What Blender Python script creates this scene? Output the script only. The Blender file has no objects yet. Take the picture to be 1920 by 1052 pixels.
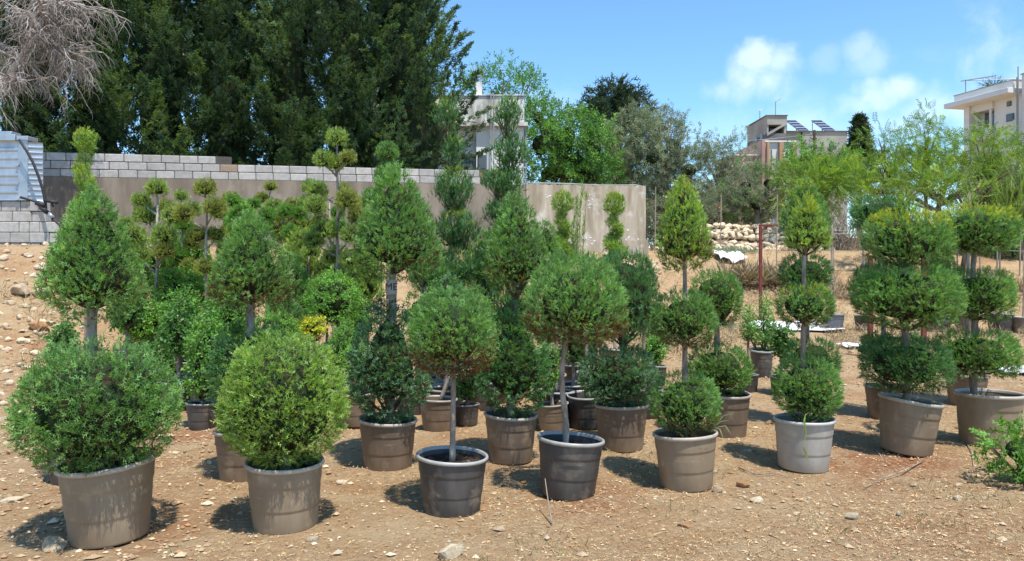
import bpy, math, random
import numpy as np
from mathutils import Vector

# ------------------------------------------------------------------ camera, sky, sun, exposure
SC = bpy.context.scene
COL = SC.collection
F, HY, CH = 1400.0, 490.0, 1.55          # focal length in px of a 1920 wide frame, horizon row, eye height
cam_d = bpy.data.cameras.new("camera"); cam = bpy.data.objects.new("camera", cam_d); COL.objects.link(cam)
cam_d.sensor_width = 36.0; cam_d.lens = F/1920*36.0; cam_d.shift_y = -(526-HY)/1920
cam_d.clip_start = 0.05; cam_d.clip_end = 3000
cam.location = (0, 0, CH); cam.rotation_euler = (math.radians(90), 0, 0)
SC.camera = cam
SUN_EL, SUN_DX, SUN_DY = math.radians(70), 0.50, -0.86      # the sun stands high behind the right shoulder
sun_d = bpy.data.lights.new("sun", 'SUN'); sun_d.energy = 5.0; sun_d.angle = math.radians(0.53); sun_d.color = (1.0, .955, .88)
sun = bpy.data.objects.new("sun", sun_d); COL.objects.link(sun)
sd = Vector((SUN_DX*math.cos(SUN_EL), SUN_DY*math.cos(SUN_EL), math.sin(SUN_EL))).normalized()
sun.rotation_euler = sd.to_track_quat('Z', 'Y').to_euler(); sun.location = sd*50
W = bpy.data.worlds.new("World"); SC.world = W; W.use_nodes = True
def world():
    nt = W.node_tree; N = nt.nodes; L = nt.links; N.clear()
    out = N.new('ShaderNodeOutputWorld'); bg = N.new('ShaderNodeBackground'); bg.inputs[1].default_value = 0.15
    sky = N.new('ShaderNodeTexSky'); sky.sky_type = 'NISHITA'; sky.sun_disc = False
    sky.sun_elevation = SUN_EL; sky.sun_rotation = math.atan2(SUN_DX, SUN_DY)
    sky.air_density = 1.0; sky.dust_density = 0.25; sky.ozone_density = 2.2; sky.altitude = 50
    tint = N.new('ShaderNodeMix'); tint.data_type = 'RGBA'; tint.blend_type = 'MULTIPLY'; tint.inputs[0].default_value = 1.0
    tint.inputs[7].default_value = (0.78, 1.06, 1.22, 1)
    L.new(sky.outputs[0], tint.inputs[6])
    tc = N.new('ShaderNodeTexCoord')
    nz = N.new('ShaderNodeTexNoise'); nz.inputs['Scale'].default_value = 15.0; nz.inputs['Detail'].default_value = 8; nz.inputs['Distortion'].default_value = .2; nz.inputs['Roughness'].default_value = .58
    L.new(tc.outputs['Generated'], nz.inputs['Vector'])
    def M(op, a, b=None, c=None):
        m = N.new('ShaderNodeMath'); m.operation = op
        for i, v in enumerate((a, b, c)):
            if v is None: continue
            if isinstance(v, (int, float)): m.inputs[i].default_value = v
            else: L.new(v, m.inputs[i])
        return m.outputs[0]
    def puff(x, y, r, amt, sx=1.0, sz=1.0):
        d = Vector(((x-960)/F, 1, (HY-y)/F)).normalized()
        s = N.new('ShaderNodeVectorMath'); s.operation = 'SUBTRACT'; L.new(tc.outputs['Generated'], s.inputs[0]); s.inputs[1].default_value = d
        k = N.new('ShaderNodeVectorMath'); k.operation = 'MULTIPLY'; L.new(s.outputs[0], k.inputs[0]); k.inputs[1].default_value = (1/sx, 1/sx, 1/sz)
        ln = N.new('ShaderNodeVectorMath'); ln.operation = 'LENGTH'; L.new(k.outputs[0], ln.inputs[0])
        e = M('SUBTRACT', 1.0, M('DIVIDE', ln.outputs['Value'], r))            # 1 at the heart, 0 at the rim
        e = M('ADD', e, M('MULTIPLY', M('SUBTRACT', nz.outputs[0], .5), 3.2))
        mr = N.new('ShaderNodeMapRange'); mr.interpolation_type = 'SMOOTHSTEP'; L.new(e, mr.inputs[0])
        mr.inputs[1].default_value = .0; mr.inputs[2].default_value = 1.25; mr.inputs[3].default_value = 0; mr.inputs[4].default_value = amt*.8
        g = N.new('ShaderNodeMapRange'); L.new(ln.outputs['Value'], g.inputs[0]); g.inputs[1].default_value = r*1.6; g.inputs[2].default_value = r*.8
        return M('MULTIPLY', mr.outputs[0], g.outputs[0])
    cl = None
    for a in [(1425, 112, .036, .85), (1455, 118, .030, .7), (1402, 150, .034, .75), (1440, 152, .034, .75), (1350, 172, .030, .5, 1.3, .7), (1385, 168, .03, .5),
              (1612, 92, .022, .45), (1645, 112, .030, .40, 1.3, .8), (1550, 108, .022, .22), (1740, 100, .03, .18, 1.4, .7),
              (1650, 182, .034, .8, 1.2, .8), (1690, 165, .026, .8), (1618, 196, .03, .55, 1.3, .7), (1760, 212, .06, .65, 1.6, .5), (1830, 215, .09, .6, 1.6, .5), (1690, 235, .07, .5, 1.8, .5),
              (1500, 245, .05, .5, 1.5, .6), (1040, 185, .05, .22, 1.3, .8), (1330, 240, .09, .25, 2., .5), (2300, 60, .16, .7, 1.6, .6), (2700, 240, .2, .6, 2., .5), (-500, 180, .2, .5, 1.7, .6)]:
        p = puff(*a); cl = p if cl is None else M('MAXIMUM', cl, p)
    mx = N.new('ShaderNodeMix'); mx.data_type = 'RGBA'; L.new(cl, mx.inputs[0]); L.new(tint.outputs[2], mx.inputs[6])
    mx.inputs[7].default_value = (5.4, 6.2, 6.7, 1)
    L.new(mx.outputs[2], bg.inputs[0]); L.new(bg.outputs[0], out.inputs[0])
world()
SC.view_settings.view_transform = 'Standard'; SC.view_settings.look = 'None'
SC.view_settings.gamma = 1; SC.view_settings.exposure = 0.42; SC.view_settings.use_curve_mapping = False
SC.render.engine = 'CYCLES'
SC.cycles.max_bounces = 7; SC.cycles.diffuse_bounces = 3; SC.cycles.transmission_bounces = 4; SC.cycles.transparent_max_bounces = 8

# ------------------------------------------------------------------ helpers
R = np.random.RandomState(7); rnd = random.Random(5)
def P3(x, y, Y): return np.array([(x-960)/F*Y, Y, CH-(y-HY)/F*Y])
def smooth(t): t = np.clip(t, 0, 1); return t*t*(3-2*t)
def _h(i, j, k, s):
    n = (i*73856093) ^ (j*19349663) ^ (k*83492791) ^ (s*2654435761 & 0x7fffffff)
    n = (n ^ (n >> 13))*1274126177 & 0x7fffffff; n = (n ^ (n >> 16))*668265263 & 0x7fffffff
    return (n & 0xffffff)/float(0xffffff)
def noise(P, f=1.0, s=0):
    P = np.asarray(P, float)*f + 1000.0
    I = np.floor(P).astype(np.int64); T = P-I; T = T*T*(3-2*T)
    o = 0
    for a in (0, 1):
        for b in (0, 1):
            for c in (0, 1):
                w = (T[..., 0] if a else 1-T[..., 0])*(T[..., 1] if b else 1-T[..., 1])*(T[..., 2] if c else 1-T[..., 2])
                o = o + w*_h(I[..., 0]+a, I[..., 1]+b, I[..., 2]+c, s)
    return o
def ground_z(X, Y, fine=True):
    X = np.asarray(X, float); Y = np.asarray(Y, float)
    t = np.clip((X+10)/15, 0, 1)
    a = 9.5+7.5*t; b = a+5.8+1.2*t
    z = 1.9*smooth((Y-a)/(b-a))
    Q = np.stack([X, Y, np.zeros_like(X)], -1)
    z = z + (noise(Q, .45, 3)-.5)*.10*smooth((Y-6)/4)
    if fine:
        z = z + (noise(Q, 1.7, 4)-.5)*.035 + (noise(Q, 5.5, 5)-.5)*.022 + (noise(Q, 15, 6)-.5)*.012
    return z
def gz(X, Y): return float(ground_z(np.array(X), np.array(Y), False))

def mesh_obj(name, V, T, mat, parent=None, loc=None, C=None, smooth_=False, link=True):
    V = np.asarray(V, np.float32).reshape(-1, 3); T = np.asarray(T, np.int32).reshape(-1, 3)
    me = bpy.data.meshes.new(name)
    me.vertices.add(len(V)); me.vertices.foreach_set('co', V.ravel())
    me.loops.add(T.size); me.loops.foreach_set('vertex_index', T.ravel())
    me.polygons.add(len(T)); me.polygons.foreach_set('loop_start', np.arange(0, T.size, 3, dtype=np.int32))
    me.polygons.foreach_set('loop_total', np.full(len(T), 3, np.int32))
    me.polygons.foreach_set('use_smooth', np.full(len(T), bool(smooth_)))
    if C is not None:
        at = me.color_attributes.new('Col', 'FLOAT_COLOR', 'POINT')
        c4 = np.ones((len(V), 4), np.float32); c4[:, :3] = C; at.data.foreach_set('color', c4.ravel())
    me.update(calc_edges=True)
    me.materials.append(mat)
    o = bpy.data.objects.new(name, me)
    if link: COL.objects.link(o)
    if parent is not None: o.parent = parent
    if loc is not None: o.location = loc
    return o
def tag(o, label=None, cat=None, group=None, kind=None):
    if label: o['label'] = label
    if cat: o['category'] = cat
    if group: o['group'] = group
    if kind: o['kind'] = kind
    return o
def thing(name, label, cat, loc=(0, 0, 0), rz=0.0, group=None):
    o = bpy.data.objects.new(name, None); COL.objects.link(o); o.empty_display_size = .1
    o.location = [float(v) for v in loc]; o.rotation_euler = (0, 0, rz)
    return tag(o, label, cat, group)

class MB:                                   # collects shapes, all as triangles
    def __init__(s): s.V = []; s.T = []; s.n = 0
    def add(s, V, T):
        V = np.asarray(V, float).reshape(-1, 3); s.V.append(V); s.T.append(np.asarray(T, int).reshape(-1, 3)+s.n); s.n += len(V); return s
    def box(s, x0, x1, y0, y1, z0, z1, rot=None, piv=None, ch=0.0):
        c = np.array([(x0+x1)/2, (y0+y1)/2, (z0+z1)/2]); h = np.array([abs(x1-x0)/2, abs(y1-y0)/2, abs(z1-z0)/2])
        if ch > 0:
            V = []; idx = {}
            for sx in (-1, 1):
                for sy in (-1, 1):
                    for sz in (-1, 1):
                        for ax in range(3):
                            p = h-ch; q = p.copy(); q[ax] = h[ax]
                            idx[(sx, sy, sz, ax)] = len(V); V.append(q*np.array([sx, sy, sz]))
            V = np.array(V); T = []
            def tri(a, b, c_):
                n = np.cross(V[b]-V[a], V[c_]-V[a]); m = (V[a]+V[b]+V[c_])
                T.append((a, b, c_) if n.dot(m) > 0 else (a, c_, b))
            def quad(a, b, c_, d): tri(a, b, c_); tri(a, c_, d)
            for ax in range(3):
                o = [i for i in range(3) if i != ax]
                for sg in (-1, 1):
                    def g(u, v):
                        k = [0, 0, 0]; k[ax] = sg; k[o[0]] = u; k[o[1]] = v; return idx[(k[0], k[1], k[2], ax)]
                    quad(g(-1, -1), g(1, -1), g(1, 1), g(-1, 1))
            for ax in range(3):             # edges running along ax
                o = [i for i in range(3) if i != ax]
                for u in (-1, 1):
                    for v in (-1, 1):
                        def g(e, f):
                            k = [0, 0, 0]; k[ax] = e; k[o[0]] = u; k[o[1]] = v; return idx[(k[0], k[1], k[2], f)]
                        quad(g(-1, o[0]), g(1, o[0]), g(1, o[1]), g(-1, o[1]))
            for sx in (-1, 1):
                for sy in (-1, 1):
                    for sz in (-1, 1): tri(idx[(sx, sy, sz, 0)], idx[(sx, sy, sz, 1)], idx[(sx, sy, sz, 2)])
        else:
            V = np.array([[a, b, d] for a in (-1, 1) for b in (-1, 1) for d in (-1, 1)], float)*h
            T = [(0, 1, 3), (0, 3, 2), (4, 6, 7), (4, 7, 5), (0, 4, 5), (0, 5, 1), (2, 3, 7), (2, 7, 6), (0, 2, 6), (0, 6, 4), (1, 5, 7), (1, 7, 3)]
        V = V + c
        if rot is not None:
            p = np.array(piv if piv is not None else c); V = (V-p)@np.array(rot).T+p
        return s.add(V, T)
    def tube(s, pts, rad, n=6, cap=True):
        pts = np.asarray(pts, float); m = len(pts)
        rad = np.full(m, rad, float) if np.isscalar(rad) else np.asarray(rad, float)
        d = np.gradient(pts, axis=0); d /= np.linalg.norm(d, axis=1)[:, None]+1e-9
        ref = np.array([1., 0, 0]) if abs(d[:, 0]).mean() < .7 else np.array([0, 0, 1.])
        a = np.cross(d, ref); a /= np.linalg.norm(a, axis=1)[:, None]+1e-9; b = np.cross(d, a)
        th = np.arange(n)*2*math.pi/n
        V = pts[:, None]+rad[:, None, None]*(np.cos(th)[None, :, None]*a[:, None]+np.sin(th)[None, :, None]*b[:, None])
        T = []
        for i in range(m-1):
            for j in range(n):
                p, q = i*n+j, i*n+(j+1) % n
                T += [(p, p+n, q+n), (p, q+n, q)]
        V = V.reshape(-1, 3)
        if cap:
            k = len(V); V = np.vstack([V, pts[0], pts[-1]])
            for j in range(n): T += [(k, j, (j+1) % n), (k+1, (m-1)*n+(j+1) % n, (m-1)*n+j)]
        return s.add(V, T)
    def lathe(s, prof, n=40, c=(0, 0, 0)):
        prof = np.asarray(prof, float); m = len(prof); th = np.arange(n)*2*math.pi/n
        V = np.stack([prof[:, 0, None]*np.cos(th), prof[:, 0, None]*np.sin(th), np.repeat(prof[:, 1, None], n, 1)], -1).reshape(-1, 3)+np.array(c)
        T = []
        for i in range(m-1):
            for j in range(n):
                p, q = i*n+j, i*n+(j+1) % n
                T += [(p, q, q+n), (p, q+n, p+n)]
        return s.add(V, T)
    def poly(s, pts, depth):                # extrude polygon (convex) given as 3D pts along vector depth
        pts = np.asarray(pts, float); k = len(pts); V = np.vstack([pts, pts+np.array(depth)]); T = []
        for i in range(1, k-1): T += [(0, i, i+1), (k, k+i+1, k+i)]
        for i in range(k): j = (i+1) % k; T += [(i, i+k, j+k), (i, j+k, j)]
        return s.add(V, T)
    def get(s): return np.vstack(s.V), np.vstack(s.T)
    def build(s, name, mat, parent=None, loc=None, smooth_=False):
        V, T = s.get(); return mesh_obj(name, V, T, mat, parent, loc, None, smooth_)

# ------------------------------------------------------------------ materials
def mat(name, col, rough=.8, spec=.3, var=.15, vs=6.0, col2=None, c2s=3.0, c2t=(.45, .6), bump=.0, bs=40.0, metal=0.0, objrand=0.0, stretch=None, coord='Object', col3=None, c3s=1.0, c3t=(.5, .65), zdirt=None):
    m = bpy.data.materials.new(name); m.use_nodes = True; nt = m.node_tree; N = nt.nodes; L = nt.links
    b = N['Principled BSDF']; b.inputs['Roughness'].default_value = rough; b.inputs['Specular IOR Level'].default_value = spec; b.inputs['Metallic'].default_value = metal
    tc = N.new('ShaderNodeTexCoord'); vec = tc.outputs[coord]
    if objrand and coord == 'Object':       # every piece gets its own patch of the pattern
        oi = N.new('ShaderNodeObjectInfo'); ad = N.new('ShaderNodeVectorMath'); ad.operation = 'ADD'
        ml = N.new('ShaderNodeMath'); ml.operation = 'MULTIPLY'; L.new(oi.outputs['Random'], ml.inputs[0]); ml.inputs[1].default_value = 57.0
        L.new(vec, ad.inputs[0]); L.new(ml.outputs[0], ad.inputs[1]); vec = ad.outputs[0]
    vec0 = vec
    if stretch:
        mp = N.new('ShaderNodeMapping'); mp.inputs['Scale'].default_value = stretch; L.new(vec, mp.inputs[0]); vec = mp.outputs[0]
    def nz(scale, det=4, v=None):
        n = N.new('ShaderNodeTexNoise'); n.inputs['Scale'].default_value = scale; n.inputs['Detail'].default_value = det; n.inputs['Roughness'].default_value = .6
        L.new(v or vec, n.inputs['Vector']); return n.outputs[0]
    def mix(f, a, b_, mode='MIX'):
        x = N.new('ShaderNodeMix'); x.data_type = 'RGBA'; x.blend_type = mode
        L.new(f, x.inputs[0]) if not isinstance(f, float) else setattr(x.inputs[0], 'default_value', f)
        for i, v in ((6, a), (7, b_)):
            if isinstance(v, tuple): x.inputs[i].default_value = (*v, 1)
            else: L.new(v, x.inputs[i])
        return x.outputs[2]
    def ramp(v, a, b_, lo=0., hi=1.):
        r_ = N.new('ShaderNodeMapRange'); L.new(v, r_.inputs[0]); r_.inputs[1].default_value = a; r_.inputs[2].default_value = b_; r_.inputs[3].default_value = lo; r_.inputs[4].default_value = hi; return r_.outputs[0]
    c = tuple(col)
    if col2: c = mix(ramp(nz(c2s, 5), *c2t), c, tuple(col2))
    if col3: c = mix(ramp(nz(c3s, 6, vec0), *c3t), c, tuple(col3))
    if zdirt:
        sp = N.new('ShaderNodeSeparateXYZ'); L.new(tc.outputs['Object'], sp.inputs[0])
        a = N.new('ShaderNodeMath'); a.operation = 'ADD'; L.new(sp.outputs[2], a.inputs[0])
        q = N.new('ShaderNodeMath'); q.operation = 'MULTIPLY'; L.new(nz(9.0), q.inputs[0]); q.inputs[1].default_value = .26; L.new(q.outputs[0], a.inputs[1])
        c = mix(ramp(a.outputs[0], zdirt[1], .06, 0, .75), c, zdirt[0])
    v = ramp(nz(vs, 6), .3, .7, 1-var, 1+var)
    cc = N.new('ShaderNodeVectorMath'); cc.operation = 'SCALE'
    if isinstance(c, tuple):
        rgb = N.new('ShaderNodeRGB'); rgb.outputs[0].default_value = (*c, 1); c = rgb.outputs[0]
    L.new(c, cc.inputs[0]); L.new(v, cc.inputs['Scale']); c = cc.outputs[0]
    if objrand:
        oi = N.new('ShaderNodeObjectInfo'); k = N.new('ShaderNodeVectorMath'); k.operation = 'SCALE'; L.new(c, k.inputs[0]); L.new(ramp(oi.outputs['Random'], 0, 1, 1-objrand, 1+objrand), k.inputs['Scale']); c = k.outputs[0]
    L.new(c, b.inputs['Base Color'])
    if bump:
        bp = N.new('ShaderNodeBump'); bp.inputs['Strength'].default_value = bump; bp.inputs['Distance'].default_value = .02
        L.new(nz(bs, 8), bp.inputs['Height']); L.new(bp.outputs[0], b.inputs['Normal'])
    return m
def leaf_mat(name, rough=.55, trans=.42, spec=.35):
    m = bpy.data.materials.new(name); m.use_nodes = True; nt = m.node_tree; N = nt.nodes; L = nt.links
    b = N['Principled BSDF']; b.inputs['Roughness'].default_value = rough; b.inputs['Specular IOR Level'].default_value = spec
    a = N.new('ShaderNodeAttribute'); a.attribute_name = 'Col'; L.new(a.outputs['Color'], b.inputs['Base Color'])
    t = N.new('ShaderNodeBsdfTranslucent')
    k = N.new('ShaderNodeMix'); k.data_type = 'RGBA'; k.blend_type = 'MULTIPLY'; k.inputs[0].default_value = 1; L.new(a.outputs['Color'], k.inputs[6]); k.inputs[7].default_value = (1.3, 1.25, .5, 1)
    L.new(k.outputs[2], t.inputs['Color'])
    x = N.new('ShaderNodeMixShader'); x.inputs[0].default_value = trans
    L.new(b.outputs[0], x.inputs[1]); L.new(t.outputs[0], x.inputs[2]); L.new(x.outputs[0], N['Material Output'].inputs[0])
    return m
LEAF = leaf_mat('foliage'); LEAFG = leaf_mat('glossy_foliage', .42, .28, .5)
ATT = leaf_mat('litter', .85, .0, .15)
CORE = mat('shaded_core', (.022, .040, .016), .95, .1, .4, 30, (.040, .034, .018), 9, bump=.8, bs=60)  # solid core of each crown, its dark colour stands in for hollow shade
BARK = mat('grey_bark', (.40, .34, .28), .9, .2, .25, 30, (.22, .165, .125), 14, (.4, .62), bump=.7, bs=60, stretch=(1, 1, .3))
BARKD = mat('brown_bark', (.12, .085, .06), .95, .15, .3, 12, (.07, .05, .035), 5, bump=.8, bs=30, stretch=(1, 1, .25))
BARKW = mat('bleached_bark', (.42, .37, .33), .9, .2, .25, 5, (.24, .20, .17), 3, bump=.3)
POT = {
 'tan': mat('dusty_taupe_plastic', (.262, .190, .120), .62, .4, .10, 8, (.33, .25, .165), 5, (.42, .68), .12, 25, objrand=.10, stretch=(1, 1, .35), col3=(.40, .31, .20), c3s=6.5, c3t=(.56, .70), zdirt=((.36, .26, .17), .20)),
 'brown': mat('brown_plastic', (.150, .106, .074), .55, .45, .12, 8, (.23, .17, .115), 5, (.45, .7), .12, 25, objrand=.10, stretch=(1, 1, .35), col3=(.30, .225, .15), c3s=6.5, c3t=(.56, .70), zdirt=((.34, .245, .165), .24)),
 'dark': mat('charcoal_plastic', (.052, .048, .046), .5, .5, .15, 8, (.11, .10, .09), 5, (.42, .7), .10, 25, objrand=.12, stretch=(1, 1, .35), col3=(.20, .165, .125), c3s=6.5, c3t=(.56, .70), zdirt=((.25, .185, .13), .13)),
 'grey': mat('pale_grey_plastic', (.34, .31, .265), .55, .4, .10, 8, (.43, .395, .335), 5, (.42, .68), .10, 25, objrand=.08, stretch=(1, 1, .35), col3=(.48, .42, .32), c3s=6.5, c3t=(.56, .70), zdirt=((.42, .32, .21), .22)),
 'blue': mat('slate_plastic', (.105, .115, .125), .5, .5, .12, 8, (.16, .165, .17), 5, (.45, .7), .10, 25, objrand=.12, col3=(.24, .21, .17), c3s=6.5, c3t=(.56, .70), zdirt=((.25, .19, .14), .13)),
}
RIM = {'tan': mat('taupe_rim_glint', (.42, .37, .30), .45, .5, .12, 12), 'brown': mat('brown_rim_glint', (.37, .33, .28), .42, .5, .15, 12), 'dark': mat('charcoal_rim_glint', (.34, .33, .31), .38, .6, .2, 12),  # rims paler than their pots: sun glint on glossy lips put into the colour
       'grey': mat('pale_rim_glint', (.46, .45, .43), .4, .5, .1, 12), 'blue': mat('slate_rim_glint', (.20, .21, .22), .4, .5, .15, 12)}
INNER = mat('potting_soil', (.045, .032, .023), .95, .1, .5, 30, (.16, .115, .07), 22, (.55, .65), bump=1.0, bs=70)
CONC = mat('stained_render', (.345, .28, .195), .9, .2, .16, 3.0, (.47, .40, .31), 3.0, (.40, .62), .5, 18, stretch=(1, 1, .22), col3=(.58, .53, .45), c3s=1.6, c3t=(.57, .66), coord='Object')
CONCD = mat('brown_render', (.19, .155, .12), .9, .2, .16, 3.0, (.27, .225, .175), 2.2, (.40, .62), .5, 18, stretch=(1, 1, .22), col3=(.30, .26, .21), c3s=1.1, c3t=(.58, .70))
BLOCK = mat('grey_concrete_block', (.44, .42, .39), .92, .2, .14, 14, (.36, .33, .30), 5, (.5, .72), .6, 70, objrand=.13)
BLOCKT = mat('rust_stained_block', (.34, .25, .18), .92, .2, .14, 14, bump=.6, bs=70)
MORT = mat('mortar', (.10, .09, .08), .95, .1, .2, 10, bump=.5)
STONE = mat('limestone', (.50, .36, .225), .9, .2, .15, 9, (.62, .49, .33), 4, (.4, .6), .8, 30, objrand=.22)
STONEW = mat('pale_limestone', (.72, .59, .41), .9, .2, .15, 9, (.54, .41, .27), 5, (.5, .7), .8, 30, objrand=.2)
STONEO = mat('orange_stone', (.45, .24, .11), .9, .2, .2, 9, (.52, .33, .18), 6, (.45, .65), .8, 30)
RUBS = mat('rubble_gap_shade', (.17, .125, .085), .95, .1, .3, 6, bump=.8, bs=20)  # dark fill: shade in the gaps between stones is put into its colour
GALV = mat('galvanised_sheet', (.40, .45, .50), .38, .5, .18, 4, (.40, .44, .49), 6, (.4, .65), .1, 30, metal=.55)
STEEL = mat('grey_steel', (.30, .30, .29), .5, .5, .15, 6, metal=.3)
DARKM = mat('black_rubber', (.025, .025, .027), .6, .4, .2, 10)
RUST = mat('dark_red_paint', (.16, .028, .025), .6, .4, .25, 12, (.20, .075, .04), 9, (.5, .7))
WHITEW = mat('white_render', (.80, .79, .76), .9, .2, .06, 1.5, (.62, .60, .56), 1.2, (.58, .8), .2, 14)
DIRTYW = mat('weathered_parapet', (.68, .66, .62), .92, .2, .15, 3, (.30, .27, .24), 2.6, (.46, .62), .4, 14, stretch=(1, 1, .35))
GLASS = mat('window_glass', (.10, .12, .13), .15, .6, .1, 3)
FRAME = mat('dark_window_frame', (.10, .105, .10), .5, .5, .1, 6)
PALEW = mat('cream_render', (.68, .66, .63), .9, .2, .07, .4, (.60, .57, .53), .5, (.5, .7))
GREYC = mat('raw_concrete', (.37, .345, .30), .92, .2, .10, .5, (.29, .265, .23), .35, (.45, .6), .2, 6)
GREYD = mat('dark_concrete', (.13, .125, .125), .92, .2, .12, .6, (.21, .20, .185), .4, (.45, .6))
PINK = mat('pink_render', (.40, .25, .20), .9, .2, .1, 1.0, (.45, .33, .27), .9, (.5, .7))
TAN = mat('tan_pilaster', (.46, .28, .165), .9, .2, .1, 2)
SOLAR = mat('solar_glass', (.02, .045, .13), .2, .7, .2, 3)
PALEP = mat('white_plastic_sheet', (.72, .73, .74), .45, .4, .08, 8, bump=.2, bs=10)
WOODP = mat('weathered_wood', (.38, .32, .25), .9, .2, .25, 10, (.26, .2, .15), 8, bump=.4, stretch=(1, 1, .15))
def ground_mat():
    m = bpy.data.materials.new('dry_soil'); m.use_nodes = True; nt = m.node_tree; N = nt.nodes; L = nt.links
    b = N['Principled BSDF']; b.inputs['Roughness'].default_value = .95; b.inputs['Specular IOR Level'].default_value = .12
    g = N.new('ShaderNodeNewGeometry'); vec = g.outputs['Position']
    def nz(s, d=6, r=.62):
        n = N.new('ShaderNodeTexNoise'); n.inputs['Scale'].default_value = s; n.inputs['Detail'].default_value = d; n.inputs['Roughness'].default_value = r; L.new(vec, n.inputs['Vector']); return n.outputs[0]
    def rmp(v, a, b_, lo=0., hi=1.):
        r_ = N.new('ShaderNodeMapRange'); L.new(v, r_.inputs[0]); r_.inputs[1].default_value = a; r_.inputs[2].default_value = b_; r_.inputs[3].default_value = lo; r_.inputs[4].default_value = hi; return r_.outputs[0]
    def mix(f, a, b_, mode='MIX'):
        x = N.new('ShaderNodeMix'); x.data_type = 'RGBA'; x.blend_type = mode; L.new(f, x.inputs[0])
        for i, v in ((6, a), (7, b_)):
            if isinstance(v, tuple): x.inputs[i].default_value = (*v, 1)
            else: L.new(v, x.inputs[i])
        return x.outputs[2]
    c = mix(rmp(nz(.9), .35, .65), (.41, .255, .130), (.47, .325, .185))
    c = mix(rmp(nz(.55, 5), .53, .66, 0, .9), c, (.34, .155, .075))                       # reddish earth patches
    def spot(x, y, r, amt):
        s = N.new('ShaderNodeVectorMath'); s.operation = 'DISTANCE'; L.new(vec, s.inputs[0]); s.inputs[1].default_value = (x, y, 0)
        a = N.new('ShaderNodeMath'); a.operation = 'MULTIPLY_ADD'; L.new(nz(3.0), a.inputs[0]); a.inputs[1].default_value = .8; L.new(s.outputs['Value'], a.inputs[2])
        return rmp(a.outputs[0], r+.4, r*.35+.3, 0, amt)
    for (x, y, r, a) in ((3.05, 5.75, .62, .85), (.5, 4.85, .55, .6), (2.5, 5.2, .45, .5), (-.1, 5.4, .4, .3)):
        c = mix(spot(x, y, r, a), c, (.31, .125, .06))
    c = mix(rmp(nz(26, 4), .52, .66, 0, .75), c, (.56, .43, .255))                  # straw flecks
    c = mix(rmp(nz(60, 3), .56, .68, 0, .5), c, (.20, .125, .065))
    c = mix(rmp(nz(5, 5), .58, .72, 0, .35), c, (.30, .25, .18))
    c = mix(rmp(nz(2.3, 7, .7), .50, .66, 0, .55), c, (.50, .39, .24)); c = mix(rmp(nz(3.7, 7, .7), .56, .70, 0, .5), c, (.24, .155, .085))
    L.new(c, b.inputs['Base Color'])
    bp = N.new('ShaderNodeBump'); bp.inputs['Strength'].default_value = .9; bp.inputs['Distance'].default_value = .05
    hh = N.new('ShaderNodeMath'); hh.operation = 'MULTIPLY_ADD'; L.new(nz(9, 8, .7), hh.inputs[0]); hh.inputs[1].default_value = 1.6; L.new(nz(30, 9, .72), hh.inputs[2]); L.new(hh.outputs[0], bp.inputs['Height']); L.new(bp.outputs[0], b.inputs['Normal'])
    return m
GROUND = ground_mat()

# ------------------------------------------------------------------ foliage engine
def tmpl(tris, tt):
    V = np.array([p for t in tris for p in t], float); return V, np.arange(len(V)).reshape(-1, 3), np.array([x for t in tt for x in t], float)
def t_spray(w=.36, k=4, ang=.26, th=.085):
    tr = [((-th, 0, 0), (th, 0, 0), (0, .04, 1))]; tt = [(0, 0, 1)]
    for i in range(k):
        z = .10+.62*i/(k-1); s = 1 if i % 2 else -1
        tr.append(((0, 0, z-th), (0, 0, z+th*1.5), (s*w*(1-.45*z), .10*s, z+ang))); tt.append((.15, .25, .9))
    return tmpl(tr, tt)
def t_leaves(n=4, w=.20, ln=.5, seed=1):
    r = np.random.RandomState(seed); tr = []; tt = []
    for i in range(n):
        z = .08+.5*i/max(1, n-1); a = i*2.4; d = np.array([math.cos(a)*.75, math.sin(a)*.75, .65]); d /= np.linalg.norm(d)
        s = np.cross(d, (0, 0, 1)); s /= np.linalg.norm(s); u = np.cross(s, d)
        b = np.array([0, 0, z]); m = b+d*ln*.5+u*.04; e = b+d*ln
        tr += [(b, m+s*w*.5, e), (b, e, m-s*w*.5)]; tt += [(.2, .5, .8), (.2, .8, .5)]
    return tmpl(tr, tt)
def t_pinnate(k=6, w=.26):
    tr = []; tt = []
    def rc(t): return np.array([0, -.32*t*t, t*(1-.12*t)])
    for i in range(2):
        a, b = rc(i/2), rc((i+1)/2); tr.append((a-np.array([.012, 0, 0]), a+np.array([.012, 0, 0]), b)); tt.append((0, 0, 0))
    for i in range(k):
        t = .18+.8*i/(k-1); c = rc(t)
        for s in (-1, 1):
            ln = w*(1-.5*abs(t-.45)); tr.append((c, c+np.array([s*ln*.5, -.05, .105]), c+np.array([s*ln, -.12, .05]))); tt.append((.3, .6, .9))
    return tmpl(tr, tt)
def t_blade(b=.3):
    return tmpl([((-.03, 0, 0), (.03, 0, 0), (0, b*.3, .55)), ((-.025, b*.02, .15), (.025, b*.3, .5), (0, b, 1))], [(0, 0, .6), (.1, .6, 1)])
SPRAY = t_spray(); SPIKE = t_spray(.24, 4, .34, .075); WIDE = t_spray(.44, 4, .20, .11); LEAVES = t_leaves(); OLIVE = t_leaves(5, .13, .5); ROUND = t_leaves(3, .36, .55); PINN = t_pinnate(); BLADE = t_blade()
def unit(v): return v/(np.linalg.norm(v, axis=-1, keepdims=True)+1e-9)
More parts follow.
